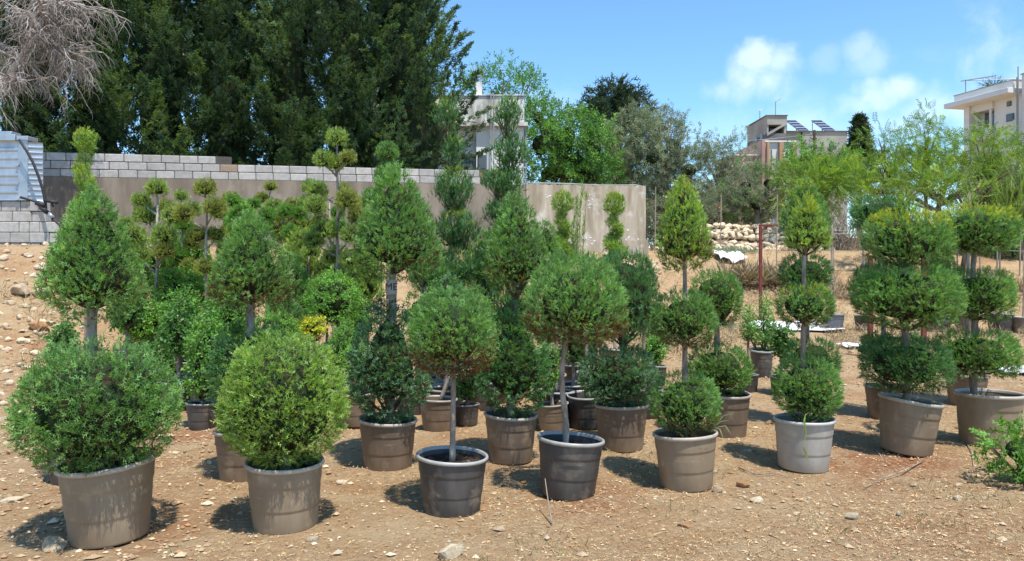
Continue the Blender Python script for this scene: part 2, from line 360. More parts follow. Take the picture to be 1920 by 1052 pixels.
def scatter(tm, P, D, S, col, tip, roll=None):
    tv, tf, tt = tm; n = len(P); D = unit(D)
    ref = unit(R.normal(size=(n, 3))) if roll is None else np.tile(np.array(roll, float), (n, 1))
    X = unit(np.cross(D, ref)); Y = np.cross(D, X)
    V = P[:, None]+S[:, None, None]*(tv[None, :, 0, None]*X[:, None]+tv[None, :, 1, None]*Y[:, None]+tv[None, :, 2, None]*D[:, None])
    C = col[:, None]*(1-tt[None, :, None])+tip[:, None]*tt[None, :, None]
    T = tf[None]+(np.arange(n)*len(tv))[:, None, None]
    return V.reshape(-1, 3), T.reshape(-1, 3), C.reshape(-1, 3)
def join(L):
    o = 0; Vs = []; Ts = []; Cs = []
    for V, T, C in L: Vs.append(V); Ts.append(T+o); Cs.append(C); o += len(V)
    return np.vstack(Vs), np.vstack(Ts), np.vstack(Cs)
def prof(shape, u):                         # radius 0..1 for height u in -1..1
    u = np.clip(u, -.9999, .9999)
    if shape == 'ball': return (1-np.abs(u)**2.15)**.5
    if shape == 'dome': return np.where(u < -.25, (1-(np.abs(u+.25)/.75)**2.6)**.5, (1-((u+.25)/1.25)**2.1)**.5)
    if shape == 'cone': return np.where(u < -.52, np.clip(1-(np.abs(u+.52)/.48)**2.2, 0, 1)**.5, np.clip(1-((u+.52)/1.52), 0, 1)**.58*(1-.08*(u+.52)))
    if shape == 'egg': return np.where(u < -.35, (1-(np.abs(u+.35)/.65)**2.2)**.5, (1-((u+.35)/1.35)**1.55)**.72)
    if shape == 'disc': return (1-np.abs(u)**3.0)**.42
    if shape == 'mop': return np.where(u > .1, (1-((u-.1)/.9)**3)**.45, (1-(np.abs(u-.1)/1.1)**1.5)**.7)
    if shape == 'vase': return np.where(u > .0, (1-(u)**1.6)**.75, .12+.88*(1+u)**.8)
    if shape == 'column': return (1-np.abs(u)**4)**.6*(1-.22*u)
    return (1-u*u)**.5
def surf(shape, n, rx, ry, rz):
    u = R.uniform(-1, 1, n*3); keep = R.uniform(0, 1.08, n*3) < prof(shape, u)+.10; u = u[keep][:n]
    while len(u) < n: u = np.concatenate([u, R.uniform(-1, 1, n-len(u))])
    th = R.uniform(0, 2*math.pi, n); r = prof(shape, u); e = .02
    dr = (prof(shape, u+e)-prof(shape, u-e))/(2*e)
    P = np.stack([rx*r*np.cos(th), ry*r*np.sin(th), rz*u], 1)
    N = unit(np.stack([np.cos(th)/rx, np.sin(th)/ry, -np.clip(dr, -6, 6)/rz], 1)*min(rx, rz))
    return P, N
PAL = {  # base, tip
 'green':  ((0.097, 0.189, 0.050), (0.291, 0.541, 0.171)),
 'deep':   ((0.050, 0.124, 0.042), (0.195, 0.404, 0.153)),
 'blue':   ((0.050, 0.118, 0.059), (0.236, 0.417, 0.229)),
 'lime':   ((0.142, 0.254, 0.047), (0.459, 0.653, 0.160)),
 'gold':   ((.300, .340, .030), (.720, .720, .080)),
 'fresh':  ((0.083, 0.201, 0.038), (0.278, 0.543, 0.104)),
 'olive':  ((.120, .155, .100), (0.366, 0.421, 0.323)),
 'pom':    ((.190, .290, .060), (0.439, 0.573, 0.171)),
 'pomd':   ((.210, .260, .050), (0.439, 0.464, 0.134)),
 'yellow': ((.450, .400, .030), (.680, .620, .070)),
 'hedge':  ((.016, .042, .022), (0.120, 0.205, 0.098)),
 'hedgel': ((.034, .080, .030), (0.220, 0.330, 0.135)),  # both cypress tones: sunlit tips and dark hollows put into tip and base
 'feather':((.110, .200, .024), (0.330, 0.470, 0.060)),
 'featherd':((.070, .145, .024), (0.220, 0.354, 0.061)),
 'leafd':  ((0.047, 0.130, 0.033), (0.153, 0.334, 0.083)),
 'leafm':  ((0.071, 0.177, 0.035), (0.229, 0.459, 0.097)),
 'pine':   ((.026, .052, .036), (.075, .115, .070)),
 'dry':    ((.180, .135, .095), (.330, .270, .200)),
 'reed':   ((.110, .185, .060), (.270, .360, .130)),
}
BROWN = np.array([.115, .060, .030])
def cols(pal, n, var=.28, P=None, f=4.0):
    b, t = np.array(PAL[pal][0]), np.array(PAL[pal][1])
    k = 1+R.uniform(-var, var, (n, 1))
    if P is not None: k = k*(0.82+.36*noise(P, f, 9)[:, None])
    hue = 1+R.uniform(-.12, .12, (n, 1))*np.array([1.5, .2, .5])
    return b*k*hue, t*k*hue
def crown_data(shape, c, rx, rz, pal='green', size=.045, dens=1.0, tm=SPRAY, up=.35, brown=0., lump=.10, yell=0., ry=None, jit=.45, per=4, loose=1.0, n=None, tilt=None, full=False):
    ry = rx if ry is None else ry
    if n is None:
        A = 4*math.pi*((rx*ry)**1.6/3+2*(rx*rz)**1.6/3)**(1/1.6); n = int(A/(size*size)*3.0*dens)
    nc = max(8, n//per)
    P, N = surf(shape, nc, rx, ry, rz)
    keep = (N[:, 1] < .25) | (R.rand(nc) < (1.0 if full else .40)); P, N = P[keep], N[keep]; nc = len(P)   # thinner on the side away from the camera
    fr = .9/max(.03, size*1.9)
    q = noise(P, fr, 11); q2 = noise(P, fr*.38, 12)
    dep = np.where(R.rand(nc) < .72, R.uniform(.95, 1.01, nc), R.uniform(.82, .94, nc))
    lump = lump*.75; P = P*(dep*(1+lump*2*(q2-.5)+lump*.9*(q-.5)))[:, None]
    D = unit(N*(1-up)+np.array([0, 0, up])+R.normal(0, jit*.48, (nc, 3)))
    P = np.repeat(P, per, 0)+R.normal(0, size*.42*loose, (nc*per, 3)); n = nc*per
    D = unit(np.repeat(D, per, 0)+R.normal(0, jit*.6, (n, 3)))
    cb, ct = cols(pal, n, .26, P+np.array(c), 1.2/rx); kk = np.repeat(R.uniform(.70, 1.30, nc), per)[:, None]; cb *= kk; ct *= kk
    dep = np.repeat(dep, per); un = P[:, 2]/rz
    if brown:
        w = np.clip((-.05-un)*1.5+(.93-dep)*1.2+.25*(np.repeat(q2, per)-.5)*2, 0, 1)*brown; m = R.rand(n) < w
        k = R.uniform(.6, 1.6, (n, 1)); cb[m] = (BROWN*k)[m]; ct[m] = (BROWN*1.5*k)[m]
    if yell:
        w = np.clip((un-.25)*1.3+(np.repeat(q2, per)-.5)*.9, 0, 1)*yell; m = R.rand(n) < w
        gb, gt = cols('gold', n); cb[m] = gb[m]; ct[m] = gt[m]
    S = size*R.uniform(.65, 1.15, n)*np.where(R.rand(n) < .03, 1.5, 1)
    if tilt is not None: P = P+np.array([tilt, 0, 0])*(P[:, 2:3]/rz)
    return scatter(tm, P+np.array(c), D, S*1.25, cb, ct)
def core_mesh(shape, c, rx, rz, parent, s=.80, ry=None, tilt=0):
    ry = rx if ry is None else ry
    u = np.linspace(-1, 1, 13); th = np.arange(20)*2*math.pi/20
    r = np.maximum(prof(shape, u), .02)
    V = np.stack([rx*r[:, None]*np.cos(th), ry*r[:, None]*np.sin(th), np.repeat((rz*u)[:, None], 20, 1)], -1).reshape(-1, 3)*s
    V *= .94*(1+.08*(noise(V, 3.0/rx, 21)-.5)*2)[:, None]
    V[:, 0] += tilt*V[:, 2]/rz
    T = []
    for i in range(12):
        for j in range(20):
            p, q = i*20+j, i*20+(j+1) % 20; T += [(p, q, q+20), (p, q+20, p+20)]
    return mesh_obj('shaded_core', V+np.array(c), T, CORE, parent, None, None, True)
TRI = [0]
SHARED = {}
def crown_shared(parent, shape, c, rx, rz, pal='green', size=.045, name='crown', cs=.8, core=True, tm=SPRAY, **k):
    rel = round(size/rx*20)/20 if size/rx < .5 else .5; ratio = max(.5, round(rz/rx*2.5)/2.5); v = rnd.randrange(2)
    for q in ('up', 'lump', 'jit', 'dens', 'brown', 'yell'): k[q] = k.get(q, {'up': .35, 'lump': .1, 'jit': .45, 'dens': 1., 'brown': 0., 'yell': 0.}[q])
    rel = max(rel, .1); key = (shape, pal, id(tm[0]), rel, ratio, v, bool(k['brown']), bool(k['yell']), round(k['up']), round(k['lump']*3))
    if key not in SHARED:
        V, T, C = crown_data(shape, (0, 0, 0), 1, ratio, pal=pal, size=rel, tm=tm, full=True, **{q: k[q] for q in ('up', 'lump', 'jit', 'dens', 'brown', 'yell')}); TRI[0] += len(T)
        o = mesh_obj(name, V, T, LEAF, None, None, C, link=False); SHARED[key] = o.data; bpy.data.objects.remove(o)
    o = bpy.data.objects.new(name, SHARED[key]); COL.objects.link(o); o.parent = parent; o.location = [float(x) for x in c]; o.scale = (rx, rx, rz/ratio); o.rotation_euler = (0, 0, rnd.uniform(0, 6.28))
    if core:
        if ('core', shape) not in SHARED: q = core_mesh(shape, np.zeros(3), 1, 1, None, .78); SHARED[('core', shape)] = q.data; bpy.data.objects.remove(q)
        q = bpy.data.objects.new('shaded_core', SHARED[('core', shape)]); COL.objects.link(q); q.parent = o; q.scale = (cs/.8, cs/.8, ratio*cs/.8)
    return o
def crown(parent, shape, c, rx, rz, core=True, cs=.80, mat_=None, name='crown', label=None, **k):
    V, T, C = crown_data(shape, c, rx, rz, **k); TRI[0] += len(T)
    o = mesh_obj(name, V, T, mat_ or LEAF, parent, None, C)
    if label: o['label'] = label
    if core: core_mesh(shape, c, rx, rz, o, cs, k.get('ry'), k.get('tilt') or 0)
    return o
# ------------------------------------------------------------------ the ground, one sheet to the horizon
def build_ground():
    sx = np.linspace(-1, 1, 221); X = 14*sx+586*np.sign(sx)*np.abs(sx)**7
    ty = np.linspace(0, 1, 251); Y = 1.6+24*ty**1.5+1400*ty**14; Y = np.concatenate([[-60, -10, -2, .5], Y])
    GX, GY = np.meshgrid(X, Y); Z = ground_z(GX, GY)
    ny, nx = GX.shape; V = np.stack([GX, GY, Z], -1).reshape(-1, 3)
    i = np.arange(ny-1)[:, None]*nx+np.arange(nx-1)[None]; i = i.ravel()
    T = np.concatenate([np.stack([i, i+1, i+nx+1], 1), np.stack([i, i+nx+1, i+nx], 1)])
    return tag(mesh_obj('ground', V, T, GROUND, None, None, None, True), 'dry straw strewn soil rising to a stony bank', kind='structure')
GR = build_ground()

def ico(sub=1):
    import bmesh
    bm = bmesh.new(); bmesh.ops.create_icosphere(bm, subdivisions=sub, radius=1); V = np.array([v.co[:] for v in bm.verts]); T = np.array([[v.index for v in f.verts] for f in bm.faces]); bm.free(); return V, T
ICO1, ICO2 = ico(1), ico(2)
def stone_mesh(seed, m, sub=2, name='stone'):
    V, T = ICO2 if sub == 2 else ICO1; r = np.random.RandomState(seed); V = V.copy()
    for _ in range(9):                       # chip it with planes: flat faces and edges
        n = unit(r.normal(size=3)); d = r.uniform(.45, .85); k = V@n; V -= np.clip(k-d, 0, None)[:, None]*n
    V *= 1+.16*(noise(V, 1.7, seed)-.5)[:, None]
    V *= np.array([1, r.uniform(.6, .95), r.uniform(.45, .75)])
    o = mesh_obj(name, V, T, m, link=False); me = o.data; bpy.data.objects.remove(o); return me
STM = [stone_mesh(i, STONE if i % 3 == 1 else STONEW) for i in range(9)]
def put(name, me, loc, s, parent=None, rot=None):
    o = bpy.data.objects.new(name, me); COL.objects.link(o); o.location = [float(v) for v in loc]
    o.scale = (s, s, s) if np.isscalar(s) else s
    o.rotation_euler = rot if rot is not None else (rnd.uniform(-.4, .4), rnd.uniform(-.4, .4), rnd.uniform(0, 6.28))
    if parent is not None: o.parent = parent
    return o

def litter():
    # gravel: too many to count
    n = 16500; Y = 2.6*np.exp(R.uniform(0, 1, n)*math.log(17/2.6)); X = R.uniform(-1, 1, n)*(Y*.80+.6)
    s = R.uniform(.004, .014, n)*(1+(R.rand(n) < .04)*1.3)*(.8+Y*.06)
    left = (X < -.40*Y); s = s*np.where(left, 1.45, 1)
    V0, T0 = ICO1; V0 = V0.copy()
    idx = R.randint(0, 4, n); Vs = []
    var = [V0*(1+.5*(R.rand(len(V0), 1)-.5)) for _ in range(4)]
    B = np.array([[1, 0, 0], [-.5, .87, 0], [-.5, -.87, 0], [0, 0, .8], [0, 0, -.6], [.6, .5, .4]], float)
    oct_ = np.array([[1, 0, 0], [0, 1, 0], [-1, 0, 0], [0, -1, 0], [0, 0, .7], [0, 0, -.6]], float); ot = np.array([[0, 1, 4], [1, 2, 4], [2, 3, 4], [3, 0, 4], [1, 0, 5], [2, 1, 5], [3, 2, 5], [0, 3, 5]])
    a = R.uniform(0, 6.28, n); ca, sa = np.cos(a), np.sin(a)
    v = oct_[None]*(1+R.uniform(-.4, .4, (n, 6, 1))); v = v*s[:, None, None]*np.stack([np.ones(n), R.uniform(.5, 1, n), R.uniform(.5, .9, n)], 1)[:, None]
    vx = v[..., 0]*ca[:, None]-v[..., 1]*sa[:, None]; vy = v[..., 0]*sa[:, None]+v[..., 1]*ca[:, None]
    Z = ground_z(X, Y)
    V = np.stack([vx+X[:, None], vy+Y[:, None], v[..., 2]+Z[:, None]+s[:, None]*.25], -1)
    base = np.array([(.43, .30, .18), (.52, .40, .26), (.34, .21, .12), (.40, .20, .10), (.60, .50, .36)])[R.choice(5, n, p=[.34, .22, .24, .12, .08])]*R.uniform(.75, 1.15, (n, 1))
    C = np.repeat(base, 6, 0); T = ot[None]+(np.arange(n)*6)[:, None, None]
    o = mesh_obj('gravel', V, T, ATT, None, None, C); tag(o, 'loose gravel and crumbs of soil scattered over the ground', kind='stuff')
    # straw and wood shavings
    n = 95000; Y = 2.6*np.exp(R.uniform(0, 1, n)**1.05*math.log(19/2.6)); X = R.uniform(-1, 1, n)*(Y*.80+.6)
    den = noise(np.stack([X, Y, 0*X], 1), .9, 31)*.65+noise(np.stack([X, Y, 0*X], 1), 3.2, 32)*.35+np.where(X < -.38*Y, -.10, .05)
    k = R.rand(n) < np.clip((den-.28)*2.6, .1, 1); X, Y = X[k], Y[k]; n = len(X)
    L = R.uniform(.010, .045, n)*(.85+Y*.045)*(1+(R.rand(n) < .02)*1.5); w = R.uniform(.0012, .0036, n)*(.7+Y*.12)
    a = R.uniform(0, 6.28, n); up = R.normal(0, .22, n); d = np.stack([np.cos(a)*np.cos(up), np.sin(a)*np.cos(up), np.sin(up)], 1)
    sd_ = np.stack([-np.sin(a), np.cos(a), R.normal(0, .5, n)], 1); c = np.stack([X, Y, ground_z(X, Y)+R.uniform(.002, .014, n)], 1)
    bend = R.normal(0, .16, n)[:, None]*sd_*L[:, None]
    p0, p1, p2 = c-d*L[:, None]*.5, c+bend, c+d*L[:, None]*.5; ww = sd_*w[:, None]
    V = np.stack([p0-ww*.6, p0+ww*.6, p1-ww, p1+ww, p2-ww*.5, p2+ww*.5], 1)
    t0 = np.array([[0, 1, 3], [2, 3, 5]]); T = t0[None]+(np.arange(n)*6)[:, None, None]
    base = np.array([(.58, .42, .22), (.48, .32, .16), (.36, .21, .105), (.64, .50, .30), (.17, .10, .055)])[R.choice(5, n, p=[.34, .26, .17, .11, .12])]*R.uniform(.75, 1.15, (n, 1))
    o = mesh_obj('straw_litter', V, T, ATT, None, None, np.repeat(base, 6, 0)); tag(o, 'dry straw, shavings and dead sprigs strewn over the soil', kind='stuff')
    n = 10000; X = R.uniform(-9, 20, n); Y = R.uniform(11, 25, n); q = noise(np.stack([X, Y, 0*X], 1), .7, 77); k = q > .44; X, Y = X[k], Y[k]; n = len(X)
    P = np.stack([X, Y, ground_z(X, Y)], 1); D = unit(np.stack([R.normal(0, .8, n), R.normal(0, .8, n), np.full(n, .8)], 1)); cb = np.array([.42, .33, .19])*R.uniform(.5, 1.2, (n, 1))
    V, T, C = scatter(t_leaves(5, .06, .8), P, D, R.uniform(.10, .28, n), cb, cb*1.2)
    tag(mesh_obj('dead_grass', V, T, ATT, None, None, C), 'dead dry grass on the soil at the back of the yard', kind='stuff')
    # a few thin green and dead weeds low on the soil
    n = 900; ci = R.randint(0, 30, n); cx = np.array([(-.62+R.uniform(-.05, .05), 5.2), (-.5, 5.1), (.95, 5.4), (1.35, 5.45), (1.0, 4.6), (1.9, 4.3), (2.9, 5.1), (2.5, 4.35), (.2, 4.0), (-.1, 3.75), (2.1, 6.0), (3.1, 4.8), (-1.6, 3.6), (.7, 6.1), (1.1, 5.9)]*2)
    P = np.stack([cx[ci, 0]+R.normal(0, .13, n), cx[ci, 1]+R.normal(0, .10, n), np.zeros(n)], 1); P[:, 2] = ground_z(P[:, 0], P[:, 1])
    D = unit(np.stack([R.normal(0, .6, n), R.normal(0, .6, n), np.full(n, .8)], 1)); g = R.rand(n) < .35
    cb = np.where(g[:, None], [.07, .13, .03], [.34, .27, .15])*R.uniform(.7, 1.2, (n, 1))
    V, T, C = scatter(BLADE, P, D, R.uniform(.03, .085, n), cb, cb*1.3)
    tag(mesh_obj('weed_tufts', V, T, LEAF, None, None, C), 'thin sparse weeds and dead grass between the pots', kind='stuff')
litter()
def ground_stones():
    # stones one can pick apart on the soil: pieces of the ground
    k = 0
    for _ in range(295):
        u = rnd.random()
        if u < .72:                          # stony bank at the left
            y = rnd.uniform(455, 800) if rnd.random() < .8 else rnd.uniform(800, 1040); xx = rnd.uniform(-25, 125) if y < 640 else rnd.uniform(-25, 70)
        else:
            xx = rnd.uniform(250, 1900); y = rnd.uniform(800, 1045)
        lo, hi = 2.5, 20.0                   # march out to the slope
        for i in range(60):
            Y = lo+(hi-lo)*i/59; X = (xx-960)/F*Y
            if CH-(y-HY)/F*Y <= gz(X, Y): break
        s = (rnd.uniform(3.5, 9)*rnd.uniform(.8, 1.6) if u < .72 else rnd.uniform(3.5, 8))*Y/F*1.0
        put('stone', STM[rnd.randrange(9)], (X, Y, gz(X, Y)+s*.15), s, GR); k += 1
ground_stones()
def rock(label, x, y, wpx, hpx, m=STONEW, seed=40, name='rock'):
    Y = CH*F/(y+hpx*.3-HY) if y > 640 else None
    if Y is None:
        for i in range(200):
            Y = 5+i*.1
            if CH-(y+hpx*.3-HY)/F*Y <= gz((x-960)/F*Y, Y): break
    X = (x-960)/F*Y; me = stone_mesh(seed, m, name=name)
    o = put(name, me, (X, Y, gz(X, Y)+hpx*.30*Y/F), 1, None, (0, 0, rnd.uniform(-.3, .3)))
    vs = np.array([v.co[:] for v in me.vertices]); h = np.ptp(vs, axis=0)
    o.scale = (wpx*Y/F/h[0], wpx*.8*Y/F/h[1], hpx*Y/F*1.1/h[2]); return tag(o, label, 'rock')
rock('largest pale rock at the bottom edge, in front of the straight stem pot', 842, 1036, 52, 30, STONEW, 41)
rock('rounded grey rock against the left foot of the big round bush pot', 100, 1022, 44, 26, STONE, 42)
rock('pale flat rock lying far left above the big round bush shadow', 22, 938, 40, 14, STONEW, 43)
rock('small pale rock right of the second front pot foot', 585, 1010, 24, 12, STONEW, 44)
rock('orange brown rock on the stony bank behind the big round bush', 70, 617, 34, 19, STONEO, 45)
rock('pale rock directly below the orange rock on the bank', 76, 648, 30, 18, STONEW, 46)
rock('broad tan boulder on the upper stony bank, darker hollow beneath', 42, 548, 34, 22, STONE, 47)
rock('orange chip lying beside the pot with the cone over two balls', 1395, 908, 26, 12, STONEO, 48)
rock('pale angular stone in front of the cone and two balls pot, right side', 1418, 938, 26, 14, STONEW, 49)
rock('tan stone at the right foot of the pot with the cone over two balls', 1345, 918, 22, 16, STONE, 50)
rock('flat pale stone lying at the bottom right corner of the yard', 1600, 968, 26, 14, STONEW, 51)
rock('pale stone in the lower right straw, below the tilted three tier pot', 1795, 934, 18, 12, STONEW, 52)
rock('white crumbled stone at the right foot of the second front pot, on shadow edge', 640, 905, 22, 9, STONEW, 53)
rock('low tan stone under the front edge of the dark pot with bare stem', 930, 992, 30, 9, STONE, 54)
rock('reddish flat stone lying in straw at lower right of centre', 1285, 985, 30, 10, STONEO, 55)

# ------------------------------------------------------------------ long boundary wall
WA = np.array([(80-960)/F*17.6, 17.6]); WB = np.array([(1211-960)/F*21.8, 21.8]); WD = WB-WA; WL = float(np.linalg.norm(WD)); WU = WD/WL
WANG = math.atan2(WU[1], WU[0])
def wall_s(px):                              # distance along the wall at a picture column
    k = (px-960)/F; return float((k*WA[1]-WA[0])/(WU[0]-k*WU[1]))
def build_wall():
    z0 = 1.55; zt = lambda s: 3.555+s*.0105
    w = thing('boundary_wall', 'long rendered boundary wall topped with grey concrete blocks on its left part', 'wall', (WA[0], WA[1], 0), WANG)
    s1 = wall_s(987); s0 = wall_s(-160)
    def slab(name, a, b, y0, y1, m, top=0.0):
        mb = MB(); V = []; n = 60
        xs = np.linspace(a, b, n); V = []; T = []
        for x in xs: e_ = (rnd.uniform(-.016, .010) if top else 0); V += [(x, y0+rnd.uniform(-.003, .003), z0), (x, y0+rnd.uniform(-.004, .004), zt(x)+top+e_), (x, y1, zt(x)+top+e_), (x, y1, z0)]
        for i in range(n-1):
            for j in range(4):
                p, q = i*4+j, i*4+(j+1) % 4; T += [(p, p+4, q+4), (p, q+4, q)]
        T += [(0, 1, 2), (0, 2, 3)]; e = (n-1)*4; T += [(e, e+2, e+1), (e, e+3, e+2)]
        mb.add(V, T); return mb.build(name, m, w)
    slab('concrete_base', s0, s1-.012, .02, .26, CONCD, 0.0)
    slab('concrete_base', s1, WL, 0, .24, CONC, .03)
    slab('footing', wall_s(1165), WL+.06, -.05, .30, CONC, -1.55)
    mb = MB(); bw, bh, g = .402, .179, .015
    mb.box(-bw/2, bw/2, -.1, .1, -bh/2, bh/2, ch=.011); V, T = mb.get()
    o0 = mesh_obj('block', V, T, BLOCK, link=False); me = o0.data; bpy.data.objects.remove(o0)
    o1 = mesh_obj('block', V, T, BLOCKT, link=False); mt = o1.data; bpy.data.objects.remove(o1)
    slope = math.atan(.0105)
    for c in range(3):
        x = s0+(0 if c != 1 else -bw*.5)+(.12 if c == 2 else 0); end = wall_s(436) if c == 2 else wall_s(914)
        while x+bw < end:
            L_ = bw*(.55 if (c == 0 and abs(x-wall_s(430)) < .21) else 1)
            o = put('block', mt if (c == 1 and abs(x-wall_s(398)) < .21) else me, (x+L_/2, .14+rnd.uniform(-.004, .004), zt(x)+.008+bh/2+c*(bh+g)), (L_/bw, 1, 1), w, (rnd.uniform(-.006, .006), -slope+rnd.uniform(-.004, .004), rnd.uniform(-.008, .008)))
            x += L_+g
    for c, end in ((0, 914), (1, 914), (2, 436)):
        m = MB(); a, b = s0, wall_s(end)-.03; n = 2; z = lambda x: zt(x)+.002+c*(bh+g)
        m.add([(a, .055, z(a)), (b, .055, z(b)), (b, .055, z(b)+bh+g-.004), (a, .055, z(a)+bh+g-.004), (a, .225, z(a)), (b, .225, z(b)), (b, .225, z(b)+bh+g-.004), (a, .225, z(a)+bh+g-.004)],
              [(0, 1, 2), (0, 2, 3), (5, 4, 7), (5, 7, 6), (3, 2, 6), (3, 6, 7), (4, 0, 3), (4, 3, 7), (1, 5, 6), (1, 6, 2), (0, 4, 5), (0, 5, 1)])
        m.build('mortar', MORT, w)
    # thin conduit on the coping of the right part
    m = MB(); p = [(s1+.02, .1, zt(s1)+.07)]+[(x, .1+.02*math.sin(x*1.3), zt(x)+.055+.012*math.sin(x*2.1)) for x in np.linspace(s1+.3, WL-.25, 14)]+[(WL-.1, .04, zt(WL)+.03)]
    m.tube(p, .018, 6).build('conduit', STEEL, w, smooth_=True)
    # painted marks flaked on the render: raised flecks of old plaster
    m = MB(); r = random.Random(3)
    for (x0, y0, n, sx, sy) in ((1105, 378, 8, 4, 15), (1028, 368, 4, 8, 4), (1150, 440, 6, 18, 12), (1180, 440, 6, 14, 10), (1100, 448, 14, 22, 10), (1075, 428, 4, 12, 5)):
        for _ in range(n):
            xx, yy = x0+r.gauss(0, sx*.6), y0+r.gauss(0, sy*.6); s = wall_s(xx)
            if s < s1+.05 or s > WL-.1: continue
            Yd = WA[1]+WU[1]*s; z = CH-(yy-HY)/F*Yd; a = r.uniform(.012, .05); b = r.uniform(.008, .03); k = r.uniform(0, 3)
            pts = [(s+a*math.cos(t+k)*r.uniform(.6, 1.1), -.0005, z+b*math.sin(t+k)*r.uniform(.6, 1.1)) for t in np.linspace(0, 2*math.pi, 8)[:-1]]
            m.poly(pts, (0, -.004, 0))
    tag(m.build('flaked_plaster', WHITEW, w), kind='stuff')
build_wall()

# ------------------------------------------------------------------ low block wall and galvanised enclosure at the far left
def left_corner():
    Y = 15.5; u = Y/F
    w = thing('low_block_wall', 'low grey block wall at the far left carrying the galvanised sheets', 'wall', ((0-960)*u, Y, 0))
    xs = [-6.2]; zb, zt = 1.72, CH-(376-HY)*u
    hh = (zt-zb)/5
    for c in range(5):
        x = -1.2-(.18 if c % 2 else 0); end = 1.28 if c < 3 else .95
        while x < end-.12:
            L_ = min(rnd.choice((.40, .40, .21)), end-x)
            m = MB(); m.box(0, L_-.012, 0, .2, 0, hh-.012, ch=.01); o = m.build('block', BLOCK, w, (x, rnd.uniform(-.02, .015), zb+c*hh))
            x += L_
    m = MB(); m.box(-1.4, .84, .05, .18, zb-.1, zt-.012); m.box(.84, 1.25, .05, .18, zb-.1, zb+hh*3-.012); m.build('mortar', MORT, w)
    g = thing('galvanised_enclosure', 'corrugated galvanised sheet enclosure standing on the low block wall, far left', 'metal enclosure', ((0-960)*u, Y-.02, zt))
    H = (376-262)*u
    def corr(name, x0, x1, y0, y1, z0, z1, n, ribs=True):
        m = MB(); zz = np.linspace(z0, z1, n*6+1); ph = (np.arange(len(zz)) % 6)/6*2*math.pi; off = np.maximum(0, np.cos(ph))**3*.017
        V = []; T = []
        for z, o_ in zip(zz, off): V += [(x0, y0-o_, z), (x1, y1-o_, z)]
        for i in range(len(zz)-1): T += [(2*i, 2*i+1, 2*i+3), (2*i, 2*i+3, 2*i+2)]
        return m.add(V, T).build(name, GALV, g, smooth_=True)
    corr('corrugated_sheet', -1.4, .40, 0, 0, 0, H-.03, 7)
    m = MB().box(.40, .60, -.02, .0, 0, H+.0, ch=.004); m.build('flat_sheet', GALV, g)
    corr('corrugated_sheet', .60, .84, .0, .10, 0, H-.05, 11)
    MB().box(-1.4, .60, .04, .5, 0, H-.06).build('backing', STEEL, g)
    MB().box(-1.4, .36, -.06, .5, H-.03, H+.10, ch=.01).build('top_flange', GALV, g)
    MB().box(.38, .62, -.05, .3, H-.02, H+.07, ch=.01).build('top_flange', GALV, g)
    MB().box(.0, .26, -.02, .3, H+.102, H+.17, ch=.01).build('top_flange', GALV, g)
    for z in (.002, .32, .70): MB().box(.36, .42, -.045, -.022, z, z+.05, ch=.004).build('bracket', GALV, g)
    # black hose and valve cluster
    def pt(x, y, yy): p = P3(x, y, yy); return p
    p0 = pt(36, 262, 15.3); h = thing('black_hose', 'thick black hose curving down over the galvanised enclosure', 'hose', p0)
    pts = [pt(x, y, 15.3)-p0 for x, y in ((36, 262), (50, 283), (62, 305), (72, 330), (80, 355), (85, 378), (86, 392))]
    MB().tube(pts, .028, 8).build('hose_pipe', DARKM, h, smooth_=True)
    p0 = pt(60, 385, 15.15); v = thing('irrigation_valve', 'black irrigation valves and pipe leaning on the low block wall', 'valve', p0)
    a = [pt(x, y, 15.15)-p0 for x, y in ((38, 370), (50, 373), (66, 378), (80, 392), (96, 408), (112, 422), (125, 436))]
    MB().tube(a, .024, 8).build('pipe', DARKM, v, smooth_=True)
    for (x, y, x2, y2, r) in ((68, 380, 84, 386, .05), (84, 376, 108, 380, .035), (76, 388, 88, 398, .045), (94, 374, 100, 388, .02)):
        MB().tube([pt(x, y, 15.1)-p0, pt(x2, y2, 15.1)-p0], r, 10).build('valve_body', DARKM, v, smooth_=True)
    for (x, y) in ((83, 393), (95, 404)): MB().tube([pt(x-3, y-3, 15.14)-p0, pt(x+4, y+4, 15.14)-p0], .045, 10).build('coupling', GALV, v, smooth_=True)
left_corner()

